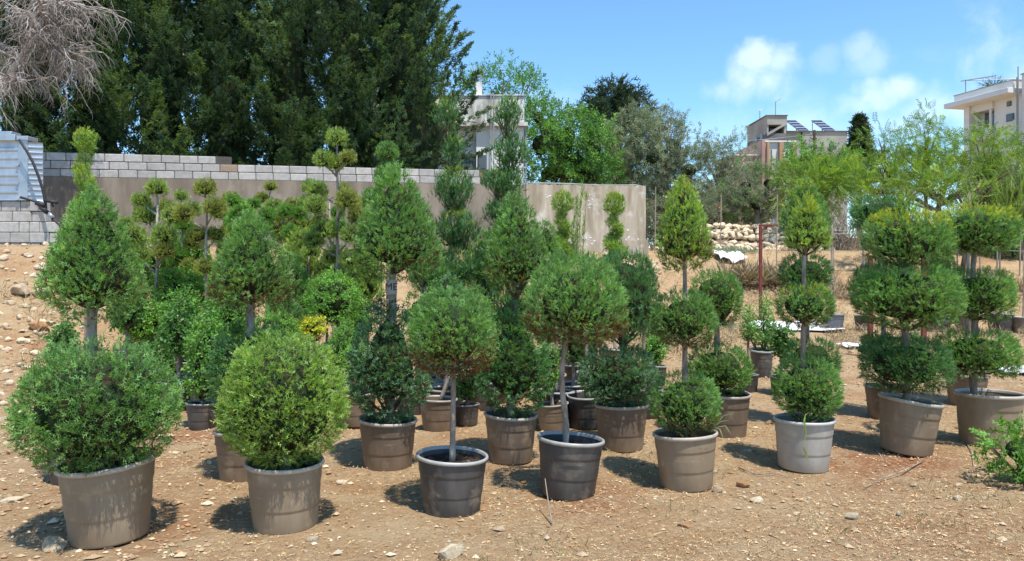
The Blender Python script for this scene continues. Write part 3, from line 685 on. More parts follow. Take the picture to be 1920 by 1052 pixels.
# ------------------------------------------------------------------ buildings
def white_house():
    Y = 26.0; u = Y/F; z = lambda y: CH-(y-HY)*u; X = lambda x: (x-960)*u
    h = thing('white_house', 'white flat roofed house with weathered parapet behind the block wall', 'house', (X(925), Y, 1.9))
    ox, oz = -X(925), -1.9
    def b(name, m, x0, x1, y0, y1, zz0, zz1, par=h, ch=0): return MB().box(x0+ox, x1+ox, y0-Y, y1-Y, zz0+oz, zz1+oz, ch=ch).build(name, m, par)
    xl, xr = X(640), X(983)
    wall = b('wall', WHITEW, xl, X(893), Y+.25, Y+7, 1.9, z(238))
    b('wall', WHITEW, X(893), xr, Y, Y+7.2, 1.9, z(246))
    b('lintel_band', WHITEW, X(893)+.0, xr-.0, Y+.06, Y+7.1, z(246)+.003, z(238))
    b('cornice', DIRTYW, xl-.1, xr+.12, Y-.22, Y+7.4, z(238)+.003, z(231))
    b('parapet', DIRTYW, xl, xr, Y-.08, Y+7.3, z(231)+.003, z(181), ch=.02)
    b('parapet_cap', DIRTYW, xl-.04, xr+.03, Y-.12, Y+7.35, z(181)+.003, z(179), ch=.01)
    x0, x1, za, zb = X(864), X(908), z(319), z(291)
    fr = b('window', FRAME, x0, x1, Y+.20, Y+.247, za, zb)
    b('pane', GLASS, x0+.05, (x0+x1)/2-.02, Y+.18, Y+.198, za+.05, zb-.05, fr); b('pane', GLASS, (x0+x1)/2+.02, X(893)-.03, Y+.18, Y+.198, za+.05, zb-.05, fr)
    b('window_hood', DIRTYW, x0-.2, X(893)-.003, Y+.08, Y+.247, zb+.05, zb+.14)
    fr2 = b('window', FRAME, X(896), X(911), Y-.04, Y-.003, za, zb); b('pane', GLASS, X(897.5), X(909.5), Y-.06, Y-.042, za+.05, zb-.05, fr2)
    for x in (921, 926): b('drain_pipe', STEEL, X(x)-.02, X(x)+.02, Y-.30, Y-.26, 2.4, z(178))
    b('drain_pipe', STEEL, xr+.03, xr+.08, Y-.10, Y-.05, 2.4, z(238)-.01)
    rb = b('column_stub', DIRTYW, X(892), X(903), Y+.3, Y+.5, z(179)+.003, z(150))
    m = MB()
    for (dx, lean, top) in ((893, -.18, 112), (896, -.02, 118), (899, .03, 116), (902, .1, 126)):
        m.tube([(X(dx)+ox, .4, z(151)+oz), (X(dx)+ox+lean, .4, z(top)+oz)], .014, 5)
    m.build('rebar', BARK, rb)
white_house()

def grey_building():
    Y = 55.0; u = Y/F; z = lambda y: CH-(y-HY)*u; X = lambda x: (x-960)*u
    g = thing('concrete_building', 'raw grey concrete building with stair tower and roof solar panels', 'building', (X(1500), Y, 1.9)); ox, oz = -X(1500), -1.9
    def b(name, m, x0, x1, y0, y1, z0, z1, par=g, ch=0, rot=None): return MB().box(x0+ox, x1+ox, y0-Y, y1-Y, z0+oz, z1+oz, ch=ch, rot=rot).build(name, m, par)
    xl, xr = X(1438), X(1474)
    b('tower_wall', GREYD, xl, xr, Y, Y+4.6, 1.9, z(250))
    b('tower_wall', GREYC, xl-.0, xl+.12, Y+.004, Y+4.6, z(250)+.003, z(234)); b('tower_wall', GREYD, xl+.123, xr, Y+1.2, Y+4.6, z(250)+.003, z(234))
    b('tower_wall', GREYC, xr-.15, xr, Y+.01, Y+1.19, z(250)+.003, z(234)); b('tower_top', GREYC, xl-.004, xr+.04, Y-.06, Y+4.65, z(234)+.003, z(217.5))
    b('roof_edge', GREYD, xl-.1, xr+.1, Y-.14, Y+4.7, z(217.5)+.003, z(216))
    for yy in (.9, 2.2): b('window', GLASS, xl-.03, xl-.003, Y+yy, Y+yy+.5, z(256), z(246))
    b('glazing', GLASS, xl+.5, xr-.2, Y+.9, Y+.93, z(248), z(236))
    m = MB().poly([(xl+ox-.0, -.08, z(250)+oz), (xr+ox, -.08, z(238)+oz+.35), (xr+ox, -.08, z(238)+oz+.15), (xl+ox, -.08, z(250)+oz-.2)], (0, .07, 0)); m.build('stair_slab', GREYC, g)
    b('main_wall', GREYC, xr+.06, X(1511), Y+1, Y+9, 1.9, z(243)); b('main_wall', GREYC, X(1513.5), X(1599), Y+.9, Y+9, 1.9, z(243))
    b('wall_joint', GREYD, X(1511)+.003, X(1513.5)-.003, Y+1.1, Y+8.9, 1.9, z(243)-.01)
    b('roof_edge', GREYD, xr+.06, X(1601), Y+.8, Y+9.1, z(243)+.003, z(241.5))
    b('window', GLASS, X(1565), X(1578), Y+.86, Y+.897, z(275), z(270))
    for k, (x0, x1) in enumerate(((1489, 1526), (1539, 1576))):
        s = thing('solar_panel_rack', ('left' if k == 0 else 'right')+' rack of tilted blue solar panels on the grey concrete roof', 'solar panel', (X(x0)+.1, Y+1.6, z(242)), 0, 'solar panel racks on the grey roof')
        w = (x1-x0)*u*1.02; zz = np.linspace(0, .78, 4)
        for j in range(4):
            a0, a1 = j/4, (j+1)/4-.02; H = .92; D = .9
            def q(t): return (w*.46*(1-t), -D*.5+ D*(t), H*(t)+.12)
            def q2(t): return (q(t)[0]+w*.50, q(t)[1], q(t)[2])
            m = MB().poly([q(a0), q2(a0), q2(a1), q(a1)], (0, .02, -.05)); m.build('solar_panel', SOLAR, s)
            m = MB()
            for (aa, bb) in ((q(a0), q2(a0)), (q(a1), q2(a1)), (q(a0), q(a1)), (q2(a0), q2(a1))): m.tube([np.array(aa)+(0, -.02, .0), np.array(bb)+(0, -.02, .0)], .022, 4)
            m.build('panel_frame', STEEL, s)
        m = MB()
        for t in (.15, .9):
            for f_ in (q, q2): p = f_(t); m.tube([(p[0], p[1], .0), p], .03, 4)
        m.build('rack_legs', STEEL, s)
    a = thing('roof_antenna', 'short post with bracket on the stair tower roof, left', 'antenna', (X(1434)+.3, Y+2, z(217))); MB().tube([(0, 0, 0), (0, 0, .82)], .035, 6).build('mast', STEEL, a); MB().tube([(-.1, 0, .80), (.16, 0, .80), (.22, 0, .88)], .03, 5).build('bracket', PALEP, a)
    a = thing('tall_antenna', 'tall antenna mast with slanted arm on the stair tower roof', 'antenna', (X(1463), Y+1, z(217))); MB().tube([(0, 0, 0), (0, 0, 1.25)], .03, 6).build('mast', STEEL, a); MB().tube([(-.05, 0, 1.15), (.4, 0, 1.5)], .025, 5).build('arm', STEEL, a)
grey_building()

def column_building():
    Y = 42.0; u = Y/F; z = lambda y: CH-(y-HY)*u; X = lambda x: (x-960)*u
    g = thing('pilaster_building', 'low building with tan pilasters and a pink terrace in front of the grey one', 'building', (X(1450), Y, 1.9)); ox, oz = -X(1450), -1.9
    def b(name, m, x0, x1, y0, y1, z0, z1, par=g, ch=0): return MB().box(x0+ox, x1+ox, y0-Y, y1-Y, z0+oz, z1+oz, ch=ch).build(name, m, par)
    b('wall', PALEW, X(1440), X(1490), Y, Y+5, 1.9, z(267)); b('coping', PALEW, X(1433), X(1491.5), Y-.12, Y+5.1, z(267)+.003, z(264))
    for x0, x1 in ((1436, 1440.5), (1459, 1466.5), (1484, 1491)): b('pilaster', TAN, X(x0), X(x1), Y-.25, Y-.003, 1.9, z(267)-.005)
    for x in (1445, 1475): b('slot_window', GLASS, X(x), X(x+2), Y-.03, Y-.003, z(320), z(280))
    b('terrace_wall', PINK, X(1383), X(1428), Y+.4, Y+4, 1.9, z(290)); b('terrace_coping', PALEW, X(1381), X(1428), Y+.3, Y+4.1, z(290)+.003, z(288))
    b('ledge', PALEW, X(1383), X(1428)-.003, Y+.1, Y+.397, z(310), z(308)); b('opening', GLASS, X(1395), X(1408), Y+.34, Y+.396, z(319), z(311.5))
    b('side_wall', PINK, X(1428)+.003, X(1433)+.2, Y-.1, Y+4.5, 1.9, z(262))
    m = MB().poly([(X(1428)+ox, 4.2, z(265)+oz), (X(1428)+ox, 4.2, z(288)+oz), (X(1385)+ox, 4.2, z(288)+oz), (X(1384)+ox, 4.2, z(281)+oz)], (0, .15, 0)); m.build('stair_parapet', GREYC, g)
    m = MB(); r = lambda x, y: (X(x)+ox, 4.1, z(y)+oz)
    m.tube([r(1384, 272), r(1427, 250)], .03, 5); m.tube([r(1427, 250), r(1427, 266)], .03, 5); m.tube([r(1400, 264), r(1400, 278)], .03, 5); m.build('hand_rail', STEEL, g)
    m = MB(); m.tube([(X(1415)+ox, .2, z(306)+oz), (X(1415)+ox, .2, z(297)+oz), (X(1422)+ox, .2, z(295)+oz), (X(1430)+ox, .2, z(298)+oz)], .03, 5); m.build('bent_pipe', BARKD, g)
column_building()

def white_block():
    A = np.array([(1796-960)/F*64, 64.0]); B = np.array([(1925-960)/F*57.5, 57.5]); d = B-A; L_ = np.linalg.norm(d); ang = math.atan2(d[1], d[0]); k = L_/129.0
    g = thing('apartment_building', 'pale two storey building with wide roof slab at the right edge', 'building', (A[0], A[1], 1.9), ang)
    zr = CH+(490-201)*64/F-1.9            # underside of the slab
    def b(name, m, x0, x1, y0, y1, z0, z1, par=g, ch=0): return MB().box(x0, x1, y0, y1, z0, z1, ch=ch).build(name, m, par)
    b('wall', PALEW, 2.7, 5.55, 1.0, 9, -.0, zr); b('wall', PALEW, 0, .55, .6, 9, 0, zr); b('wall', PALEW, .553, 2.697, 1.8, 9, 0, zr)
    b('wall', PALEW, 5.95, 13, .3, 9, 0, zr+1.35)
    b('roof_slab', PALEW, -.9, 5.55, -.6, 9.3, zr+.003, zr+.42, ch=.02); b('parapet', PALEW, -.3, 5.5, -.1, 9, zr+.423, zr+1.0)
    b('parapet_cap', GREYC, -.35, 5.52, -.15, 9.1, zr+1.003, zr+1.06); b('parapet_cap', GREYC, 5.9, 13, .2, 9.1, zr+1.353, zr+1.42)
    b('beam', PALEW, .553, 2.697, .8, 1.05, zr-.62, zr-.003); b('balcony_rail', PALEW, .553, 2.697, .8, .9, zr-3.0, zr-2.1)
    for x0, x1, z0, z1 in ((1.0, 2.2, zr-2.0, zr-.65),): f = b('window', FRAME, x0, x1, 1.74, 1.797, z0, z1); b('pane', GLASS, x0+.08, x1-.08, 1.70, 1.738, z0+.08, z1-.08, f)
    b('post', PALEW, 2.45, 2.6, .75, .9, zr-2.1, zr-.63)
    for (x0, x1, z0, z1) in ((3.95, 4.35, zr-.72, zr-.32), (3.9, 4.6, zr-1.95, zr-1.35)): f = b('window', FRAME, x0, x1, .93, .997, z0, z1); b('pane', GLASS, x0+.06, x1-.06, .90, .928, z0+.06, z1-.06, f)
    f = b('window', FRAME, 7.3, 8.6, .23, .297, zr-2.3, zr-.35); b('pane', GLASS, 7.4, 8.5, .19, .228, zr-2.2, zr-.45, f); b('window_hood', PALEW, 6.9, 9, -.2, .297, zr-.2, zr-.08)
    m = MB(); m.tube([(5.70, .1, 0), (5.70, .1, zr+1.2)], .05, 6); m.tube([(5.85, .05, 0), (5.85, .05, zr+2.0)], .045, 6); m.build('drain_pipe', STEEL, g)
    m = MB()
    for x, h in ((.3, 1.3), (2.7, .8)): m.tube([(x, .5, zr+.9), (x, .5, zr+1.0+h)], .04, 5)
    m.tube([(-.2, .5, zr+2.3), (3.4, .5, zr+1.9)], .045, 5); m.tube([(.3, .5, zr+2.25), (3.4, 3.5, zr+1.8)], .04, 5); m.build('roof_frame', STEEL, g)
    # palm showing above its roof
    x, Yp = 1862, 72.0; p = P3(x, 165, Yp); t = thing('palm_tree', 'palm crown showing above the roof of the pale building', 'palm', (p[0], Yp, 1.9))
    MB().tube([(0, 0, 0), (.1, 0, 6), (0, 0, p[2]-1.9)], [.25, .2, .18], 8).build('trunk', BARKD, t)
    n = 300; D = unit(np.stack([R.normal(0, 1, n), R.normal(0, 1, n), R.uniform(-.1, 1.0, n)], 1)); cb, ct = cols('pine', n); P0 = np.tile([0, 0, p[2]-1.9], (n, 1))+D*R.uniform(0, .9, (n, 1))
    V, T, C = scatter(BLADE, P0, D, R.uniform(.5, .95, n), cb*1.2, ct*1.2); mesh_obj('fronds', V, T, LEAF, t, None, C)
white_block()

def poles_wires():
    p = P3(1527, 290, 44.0); t = thing('utility_pole', 'dark utility pole with insulators before the grey concrete building', 'utility pole', (p[0], 44, 1.9)); zt = CH+(490-244)*44/F-1.9
    MB().tube([(0, 0, 0), (0, 0, zt)], .075, 8).build('pole', BARKD, t)
    for dz, l in ((.22, .22), (.5, .3), (.9, .3)): MB().tube([(-l, 0, zt-dz), (l*.5, 0, zt-dz)], .035, 6).build('crossarm', BARKD, t)
    for dx, dz in ((-.2, .35), (-.27, .68), (-.27, 1.05), (-.13, 1.05)): MB().lathe([(0, 0), (.06, .02), (.075, .08), (.05, .11), (.07, .14), (.03, .2), (0, .2)], 10, (dx, 0, zt-dz)).build('insulator', STEEL, t, smooth_=True)
    w = thing('power_cable', 'thin power cables running left from the utility pole across the sky', 'cable', (p[0], 44, zt+1.9))
    for (dz, dx) in ((-.25, -.2), (-.9, -.2)):
        a = np.array([dx, 0, dz]); b = np.array([-13.5, -6, dz-1.2]); m = MB(); m.tube([a+(b-a)*k+np.array([0, 0, -.35*math.sin(math.pi*k)]) for k in np.linspace(0, 1, 12)], .012, 4); m.build('cable', STEEL, w)
poles_wires()
# ------------------------------------------------------------------ big trees behind
def clusters(blobs, tm, size, pal, up, dens, L, per, spread=.5, hollow=.55, org=(0, 0, 0), lump=.2, palmix=None, droop=0., big=0):
    out = []; org = np.array(org)
    for (c, rx, ry, rz) in blobs:
        A = 4*math.pi*((rx*ry)**1.6/3+(rx*rz)**1.6/3+(ry*rz)**1.6/3)**(1/1.6)
        nc = max(5, int(A/(L*L)*dens)); P = unit(R.normal(size=(nc, 3))); N = P.copy(); q = noise(P*np.array([rx, ry, rz])+c, 1.3/max(.5, rx), 17)
        P = P*(R.uniform(hollow, 1.0, nc)*(1+lump*2*(q-.5)))[:, None]*np.array([rx, ry, rz])
        D = unit(N*(1-up)+np.array([0, 0, up])+R.normal(0, .28, (nc, 3)))
        P = np.repeat(P, per, 0); D = np.repeat(D, per, 0); n = nc*per; t = R.uniform(0, 1, n)
        Ls = np.repeat(R.uniform(.6, 1.3, nc), per)*L
        P = P+D*(t*Ls)[:, None]+R.normal(0, 1, (n, 3))*(spread*L*.45*(1.05-t))[:, None]
        P[:, 2] -= droop*L*t*t
        D2 = unit(D+R.normal(0, .55, (n, 3)))
        cb, ct = cols(pal, n, .22, P+c+org, .8)
        kk = np.repeat(R.uniform(.72, 1.28, nc), per)[:, None]; cb *= kk; ct *= kk
        if palmix:
            m = np.repeat(R.rand(nc) < palmix[1], per); gb, gt = cols(palmix[0], n); cb[m] = gb[m]; ct[m] = gt[m]
        out.append(scatter(tm, P+c, D2, size*R.uniform(.7, 1.3, n), cb, ct))
    return join(out)
def tree(name, label, px, Y, blobs, tm=LEAVES, size=.16, pal='leafd', up=.3, dens=1.6, L=.55, per=14, trunk=.16, bark=BARKD, cat='tree', group=None, z0=None, limbs=True, matl=None, lump=.2, hollow=.55, spread=.5, palmix=None, dy=None, base=None, droop=0., core=0.):
    u = Y/F; x0 = (px-960)*u; zb = gz(x0, Y) if z0 is None else z0
    t = thing(name, label, cat, (x0, Y, zb), 0, group)
    B = []
    for b in blobs:
        cx, cy, rx, rz = b[:4]; d = b[4] if len(b) > 4 else rnd.uniform(-.25, .25)*rx*u
        rx = max(rx*.6, rx-L*.22/u); rz = max(rz*.6, rz-L*.22/u); B.append((np.array([(cx-px)*u, d, CH-(cy-HY)*u-zb]), rx*u, max(rx, rz*.7)*u*.9, rz*u))
    V, T, C = clusters(B, tm, size, pal, up, dens*1.2, L, per, spread, hollow, (x0, Y, zb), lump, palmix, droop); TRI[0] += len(T)
    cr = mesh_obj('crown', V, T, matl or LEAF, t, None, C)
    if core:
        for (c, rx, ry, rz) in B:
            v, f = ICO2; v = v*np.array([rx, ry, rz])*core*.72; v = v*(1+.35*(noise(v, 1.2/rx, 5)-.5)[:, None]); mesh_obj('shaded_core', v+c, f, CORE, cr, None, None, True)
    m = MB(); top = max(b[0][2] for b in B); mx = np.mean([b[0][0] for b in B])
    pts = [(0, 0, -.15)]+[(mx*k*.7+rnd.uniform(-.06, .06)*top*.2, rnd.uniform(-.05, .05), top*k*.85) for k in (.25, .5, .75, 1.0)]
    m.tube(pts, [trunk*1.25, trunk, trunk*.8, trunk*.55, trunk*.25], 9); m.build('trunk', bark, t, smooth_=True)
    if limbs:
        m = MB()
        for (c, rx, ry, rz) in B:
            k = min(.8, max(.15, c[2]/top-.3)); j = int(k*4); a = np.array(pts[1])*(1-k)+np.array(pts[-1])*k
            for _ in range(4):
                e = c+unit(R.normal(size=3))*np.array([rx, ry, rz])*.75; mid = (a+e)/2+np.array([0, 0, .08*np.linalg.norm(e-a)])+R.normal(0, .05, 3)*rx
                m.tube([a, mid, e], [trunk*.42, trunk*.25, trunk*.07], 6)
        tag(m.build('limbs', bark, t, smooth_=True), kind='stuff')
    return t
def hedge_tree(label, px, Y, halfw, top_y, lean=0, pal='hedge', seed=0, base_y=300, shape=1.0):
    u = Y/F; x0 = (px-960)*u; zb = gz(x0, Y); H = CH-(top_y-HY)*u-zb; t = thing('cypress_tree', label, 'cypress', (x0, Y, zb), 0, 'tall dark cypresses behind the block wall')
    hw = halfw*u; nP = int(205*H/9); out = []
    h = R.uniform(.05, 1, nP)**.9; th = R.uniform(0, 2*math.pi, nP); front = R.rand(nP) < .25; th[front] = R.uniform(math.pi*1.1, math.pi*1.9, front.sum())
    rad = hw*1.30*np.clip(1.12-h**2.2*.98*shape, .10, 1)*(.48+.98*noise(np.stack([np.cos(th), np.sin(th), h*H*.62+seed], 1), 1.9, 3))
    base = np.stack([np.cos(th)*rad*.52+lean*h, np.sin(th)*rad*.52, h*H*.93], 1)
    D = unit(np.stack([np.cos(th)*.75, np.sin(th)*.75, R.uniform(.10, .7, nP)+h*1.1], 1)+R.normal(0, .18, (nP, 3)))
    Ls = R.uniform(1.0, 2.1, nP)*(.62+.5*(1-h)); per = 90
    P = np.repeat(base, per, 0); DD = np.repeat(D, per, 0); n = nP*per; tt = R.uniform(0, 1, n)**.8; LL = np.repeat(Ls, per)
    side = np.cross(DD, [0, 0, 1]); side = unit(side)
    w = (R.normal(0, .15, n)*(1.08-tt))*LL
    P = P+DD*(tt*LL)[:, None]+side*w[:, None]+np.cross(DD, side)*(R.normal(0, .07, n)*LL*(1.1-tt))[:, None]; P[:, 2] -= .10*tt*LL
    D2 = unit(DD+side*np.sign(w)[:, None]*.55+R.normal(0, .28, (n, 3)))
    cb, ct = cols(pal, n, .22); kk = np.repeat(R.uniform(.5, 1.55, nP), per)[:, None]; cb *= kk; ct *= kk  # wide tone range per plume paints bright boughs against dark hollows
    y = np.repeat(R.rand(nP) < .20*(.4+h), per); gb, gt = cols('hedgel', n); cb[y] = gb[y]; ct[y] = gt[y]
    V, T, C = scatter(WIDE, P, D2, R.uniform(.11, .21, n), cb, ct); TRI[0] += len(T); cr = mesh_obj('crown', V, T, LEAF, t, None, C)
    uu = np.linspace(.06, .97, 12); ang = np.arange(14)*2*math.pi/14
    rr = hw*.44*np.clip(1.12-uu**2.2*.98, .10, 1)
    v = np.stack([rr[:, None]*np.cos(ang)+lean*uu[:, None], rr[:, None]*np.sin(ang), np.repeat((uu*H)[:, None], 14, 1)], -1).reshape(-1, 3); v[:, :2] *= (1+1.0*(noise(v, 1.3, seed)-.5))[:, None]
    T_ = []
    for i in range(11):
        for j in range(14): p, q = i*14+j, i*14+(j+1) % 14; T_ += [(p, q, q+14), (p, q+14, p+14)]
    mesh_obj('shaded_core', v, T_, CORE, cr, None, None, True)
    MB().tube([(0, 0, -.1), (.03, 0, H*.2), (lean*.5, 0, H*.55), (lean, 0, H*.95)], [.20, .16, .10, .02], 9).build('trunk', BARKD, t, smooth_=True)
hedge_tree('first dark cypress from the left, half hidden by the bleached dead tree', 55, 21.0, 105, -150, seed=1)
hedge_tree('second dark cypress from the left, right of the bleached dead tree', 185, 21.6, 95, -190, seed=2)
hedge_tree('third dark cypress from the left, above the step in the block wall', 300, 21.2, 100, -200, seed=3)
hedge_tree('fourth dark cypress, left of the tall pompom tree', 425, 21.8, 95, -190, seed=4)
hedge_tree('fifth dark cypress, directly behind the top of the tall pompom tree', 545, 22.2, 95, -210, seed=5)
hedge_tree('sixth dark cypress, above the single high pompom', 655, 22.8, 92, -200, seed=6)
hedge_tree('rightmost dark cypress, its edge against the open sky beside the white house', 778, 23.4, 116, -170, lean=-.5, seed=7, shape=1.0)

def dead_tree():
    Y = 16.8; u = Y/F; x0 = (-35-960)*u; zb = gz(x0, Y)
    t = thing('dead_tree', 'bare bleached tree with drooping twigs at the top left corner', 'dead tree', (x0, Y, zb))
    r = random.Random(11); M1, M2 = MB(), MB()
    Z = lambda y: CH-(y-HY)*u-zb
    tr = [(-.45, .6, -.1), (-.40, .5, Z(300)), (-.1, .2, Z(210)), (.55, 0, Z(150)), (1.12, 0, Z(80)), (1.22, 0, Z(20)), (1.15, 0, Z(-80))]
    M1.tube(tr, [.17, .15, .12, .075, .06, .045, .02], 9)
    def grow(p, d, L_, rad, lvl):
        n = 7 if lvl < 2 else 6; pts = [np.array(p)]; d = np.array(d, float); q = np.array(p, float)
        for i in range(n):
            d = d+np.array([r.gauss(0, .22), r.gauss(0, .22), r.gauss(0, .20)-(.06+.075*lvl)]); d /= np.linalg.norm(d); q = q+d*L_/n; pts.append(q.copy())
        (M1 if lvl < 1 else M2).tube(pts, np.linspace(rad, rad*.35, len(pts)), 5 if lvl < 2 else 3, cap=False)
        if lvl >= 3: return
        for k in range((7, 5, 3)[lvl]):
            j = r.randint(1, n-1); dd = unit(np.array([r.gauss(0, 1), r.gauss(0, 1), r.gauss(-.1, .6)])+d*.9)
            grow(pts[j], dd, L_*r.uniform(.45, .75), rad*.5, lvl+1)
    for i in range(24):
        k = r.uniform(.35, 1.0); idx = min(len(tr)-2, 2+int(k*4)); a = np.array(tr[idx])*(1-r.random())+np.array(tr[idx+1])*r.random()
        a = np.array(tr[idx])+(np.array(tr[idx+1])-np.array(tr[idx]))*r.random()
        th = r.uniform(0, 6.28) if i > 5 else r.uniform(-.5, .4)
        grow(a, (math.cos(th), math.sin(th)*.7, r.uniform(-.1, .7)), r.uniform(.9, 1.9), .036, 0)
    M1.build('trunk', BARKW, t, smooth_=True); M2.build('twigs', BARKW, t, smooth_=True)
dead_tree()

tree('broadleaf_tree', 'dark green broadleaf tree rising behind the white house roof', 950, 33, [(905, 165, 45, 42), (950, 160, 50, 38), (990, 175, 42, 45), (1000, 230, 45, 55), (900, 215, 30, 40)], LEAVES, .26, 'leafd', dens=1.7, L=.75, per=12, trunk=.2, lump=.25)
tree('broadleaf_tree', 'fresh green broadleaf tree behind the wall, right of the white house', 1055, 27, [(1015, 270, 50, 55), (1060, 255, 55, 50), (1110, 280, 50, 48), (1035, 325, 60, 40), (1100, 330, 60, 35), (1075, 300, 50, 40), (1010, 220, 30, 35)], LEAVES, .22, 'leafm', dens=2.0, L=.55, per=13, trunk=.18, core=.6, palmix=('leafd', .4))
tree('pine_tree', 'dark spreading pine with flat boughs against the blue sky', 1155, 38, [(1158, 160, 20, 16), (1150, 178, 34, 14), (1180, 187, 26, 12), (1128, 200, 36, 14), (1165, 207, 42, 15), (1190, 215, 26, 11), (1105, 222, 38, 14), (1150, 232, 52, 18), (1185, 240, 24, 14)], SPRAY, .32, 'pine', up=.15, dens=3.2, L=.7, per=16, trunk=.22, lump=.35, hollow=.35)
G_ol = 'grey green olive trees behind the rubble heap'
tree('olive_tree', 'silvery olive tree leftmost of the grove, above the wall end', 1165, 28, [(1150, 300, 55, 45), (1190, 260, 45, 50), (1130, 335, 45, 30), (1195, 330, 50, 40), (1220, 235, 34, 32)], OLIVE, .20, 'olive', dens=2.3, L=.5, per=13, bark=BARK, group=G_ol, core=.5)
tree('olive_tree', 'tallest silvery olive tree, directly behind the tall green cone', 1255, 27, [(1235, 240, 38, 38), (1265, 275, 45, 45), (1225, 300, 50, 50), (1290, 320, 50, 45), (1245, 355, 55, 40), (1200, 380, 40, 30)], OLIVE, .20, 'olive', dens=2.2, L=.5, per=13, bark=BARK, group=G_ol, core=.5)
tree('olive_tree', 'sparse open olive tree with sky showing between its boughs', 1350, 28, [(1330, 290, 40, 34), (1370, 290, 40, 34), (1345, 335, 48, 35), (1310, 330, 35, 40), (1385, 330, 38, 34)], OLIVE, .19, 'olive', dens=1.4, L=.5, per=11, bark=BARK, group=G_ol, lump=.3)
tree('olive_tree', 'rounded olive bush in front of the pink terrace', 1420, 26, [(1400, 350, 40, 38), (1440, 345, 38, 34), (1420, 385, 50, 32)], OLIVE, .19, 'olive', dens=2.2, L=.45, per=13, bark=BARK, group=G_ol, palmix=('leafm', .2), core=.5)
tree('olive_tree', 'low bushy olive above the rubble, left of the red frame', 1330, 26, [(1300, 385, 45, 32), (1350, 390, 45, 30), (1250, 400, 40, 26)], OLIVE, .18, 'olive', dens=1.8, L=.42, per=12, bark=BARK, group=G_ol, palmix=('dry', .15))
tree('leafy_bush', 'small green leafy bush behind the crest of the rubble heap', 1400, 27.2, [(1390, 396, 34, 20), (1425, 388, 28, 18)], LEAVES, .17, 'olive', dens=1.6, L=.35, per=12, trunk=.04, cat='bush', palmix=('leafm', .4))
tree('broadleaf_tree', 'fresh green tree in front of the grey concrete building', 1520, 40, [(1510, 300, 32, 26), (1545, 312, 36, 28), (1500, 335, 36, 30), (1570, 325, 34, 30), (1600, 320, 30, 25)], LEAVES, .30, 'leafm', dens=2.2, L=.7, per=12, core=.6)
# conical norfolk pine
def norfolk():
    Y = 44; u = Y/F; px = 1612; x0 = (px-960)*u; t = thing('norfolk_pine', 'dark narrow conical pine right of the grey concrete building', 'pine', (x0, Y, 1.9)); out = []
    for i in range(22):
        k = i/21; y = 222+k*125; hw = (4+30*k**.8)*u; nb = 9
        for j in range(nb):
            th = j*2*math.pi/nb+i*.5; n = 30; s = R.uniform(0, 1, n)
            P = np.stack([np.cos(th)*s*hw, np.sin(th)*s*hw, np.full(n, CH-(y-HY)*u-1.9)+s*.25*hw], 1)+R.normal(0, .07, (n, 3)); D = unit(np.array([math.cos(th), math.sin(th), .35])+R.normal(0, .5, (n, 3)))
            cb, ct = cols('pine', n); out.append(scatter(WIDE, P, D, R.uniform(.18, .34, n), cb, ct))
    V, T, C = join(out); mesh_obj('crown', V, T, LEAF, t, None, C); MB().tube([(0, 0, 0), (0, 0, CH-(224-HY)*u-1.9)], [.2, .03], 8).build('trunk', BARKD, t)
norfolk()
# feathery trees with pinnate leaves
G_f = 'feathery light green trees at the right'
def feather(label, px, Y, blobs, pal='feather', dens=1.5, trunk=.07, mix=('featherd', .55), size=.34):
    return tree('feathery_tree', label, px, Y, blobs, PINN, size, pal, up=.05, dens=dens*1.6, L=.55, per=7, trunk=trunk, bark=BARKD, group=G_f, palmix=mix, hollow=.3, spread=.8, droop=.35, lump=.3)
feather('feathery bright green tree directly above the tall yellow tipped cone', 1545, 24, [(1520, 330, 48, 24), (1570, 325, 44, 22), (1550, 350, 50, 22), (1500, 345, 30, 18)], dens=2.0)
feather('tallest feathery tree, its airy top against the clouds', 1740, 25, [(1745, 232, 36, 16), (1735, 262, 40, 18), (1765, 280, 46, 22), (1710, 290, 46, 22), (1735, 320, 60, 24)], dens=1.15)
feather('thin wispy feathery tree between the dark conical pine and the tallest one', 1665, 27, [(1650, 262, 26, 12), (1690, 275, 30, 14), (1645, 300, 30, 18)], pal='featherd', dens=1.1)
feather('feathery bright green tree below the pale building', 1850, 23, [(1850, 255, 40, 18), (1840, 290, 52, 24), (1880, 285, 40, 22), (1820, 325, 40, 20)], dens=1.3)
feather('low spreading feathery tree above the left three tiered topiaries', 1690, 21, [(1670, 340, 50, 22), (1720, 345, 45, 24), (1650, 365, 36, 16)], dens=1.4)
feather('bare limbed feathery tree with crooked boughs behind the right topiary', 1800, 20.5, [(1870, 330, 36, 14), (1905, 310, 32, 16), (1780, 350, 40, 18), (1850, 390, 40, 14)], dens=.8, trunk=.06)
tree('bushy_tree', 'mid green bushy tree filling in behind the feathery trees', 1760, 32, [(1640, 320, 40, 30), (1700, 330, 50, 34), (1780, 335, 60, 34), (1870, 340, 60, 34), (1650, 360, 50, 30), (1940, 330, 50, 60)], LEAVES, .24, 'featherd', dens=1.5, L=.6, per=12, core=.5, palmix=('olive', .35))
tree('scrub_tree', 'far dark scrub seen through the gaps beside the wall end', 1250, 46, [(1180, 400, 60, 60), (1270, 410, 70, 60), (1360, 410, 70, 60), (1450, 400, 60, 60)], LEAVES, .36, 'leafd', dens=1.4, L=.8, per=12, core=.8, palmix=('olive', .5))
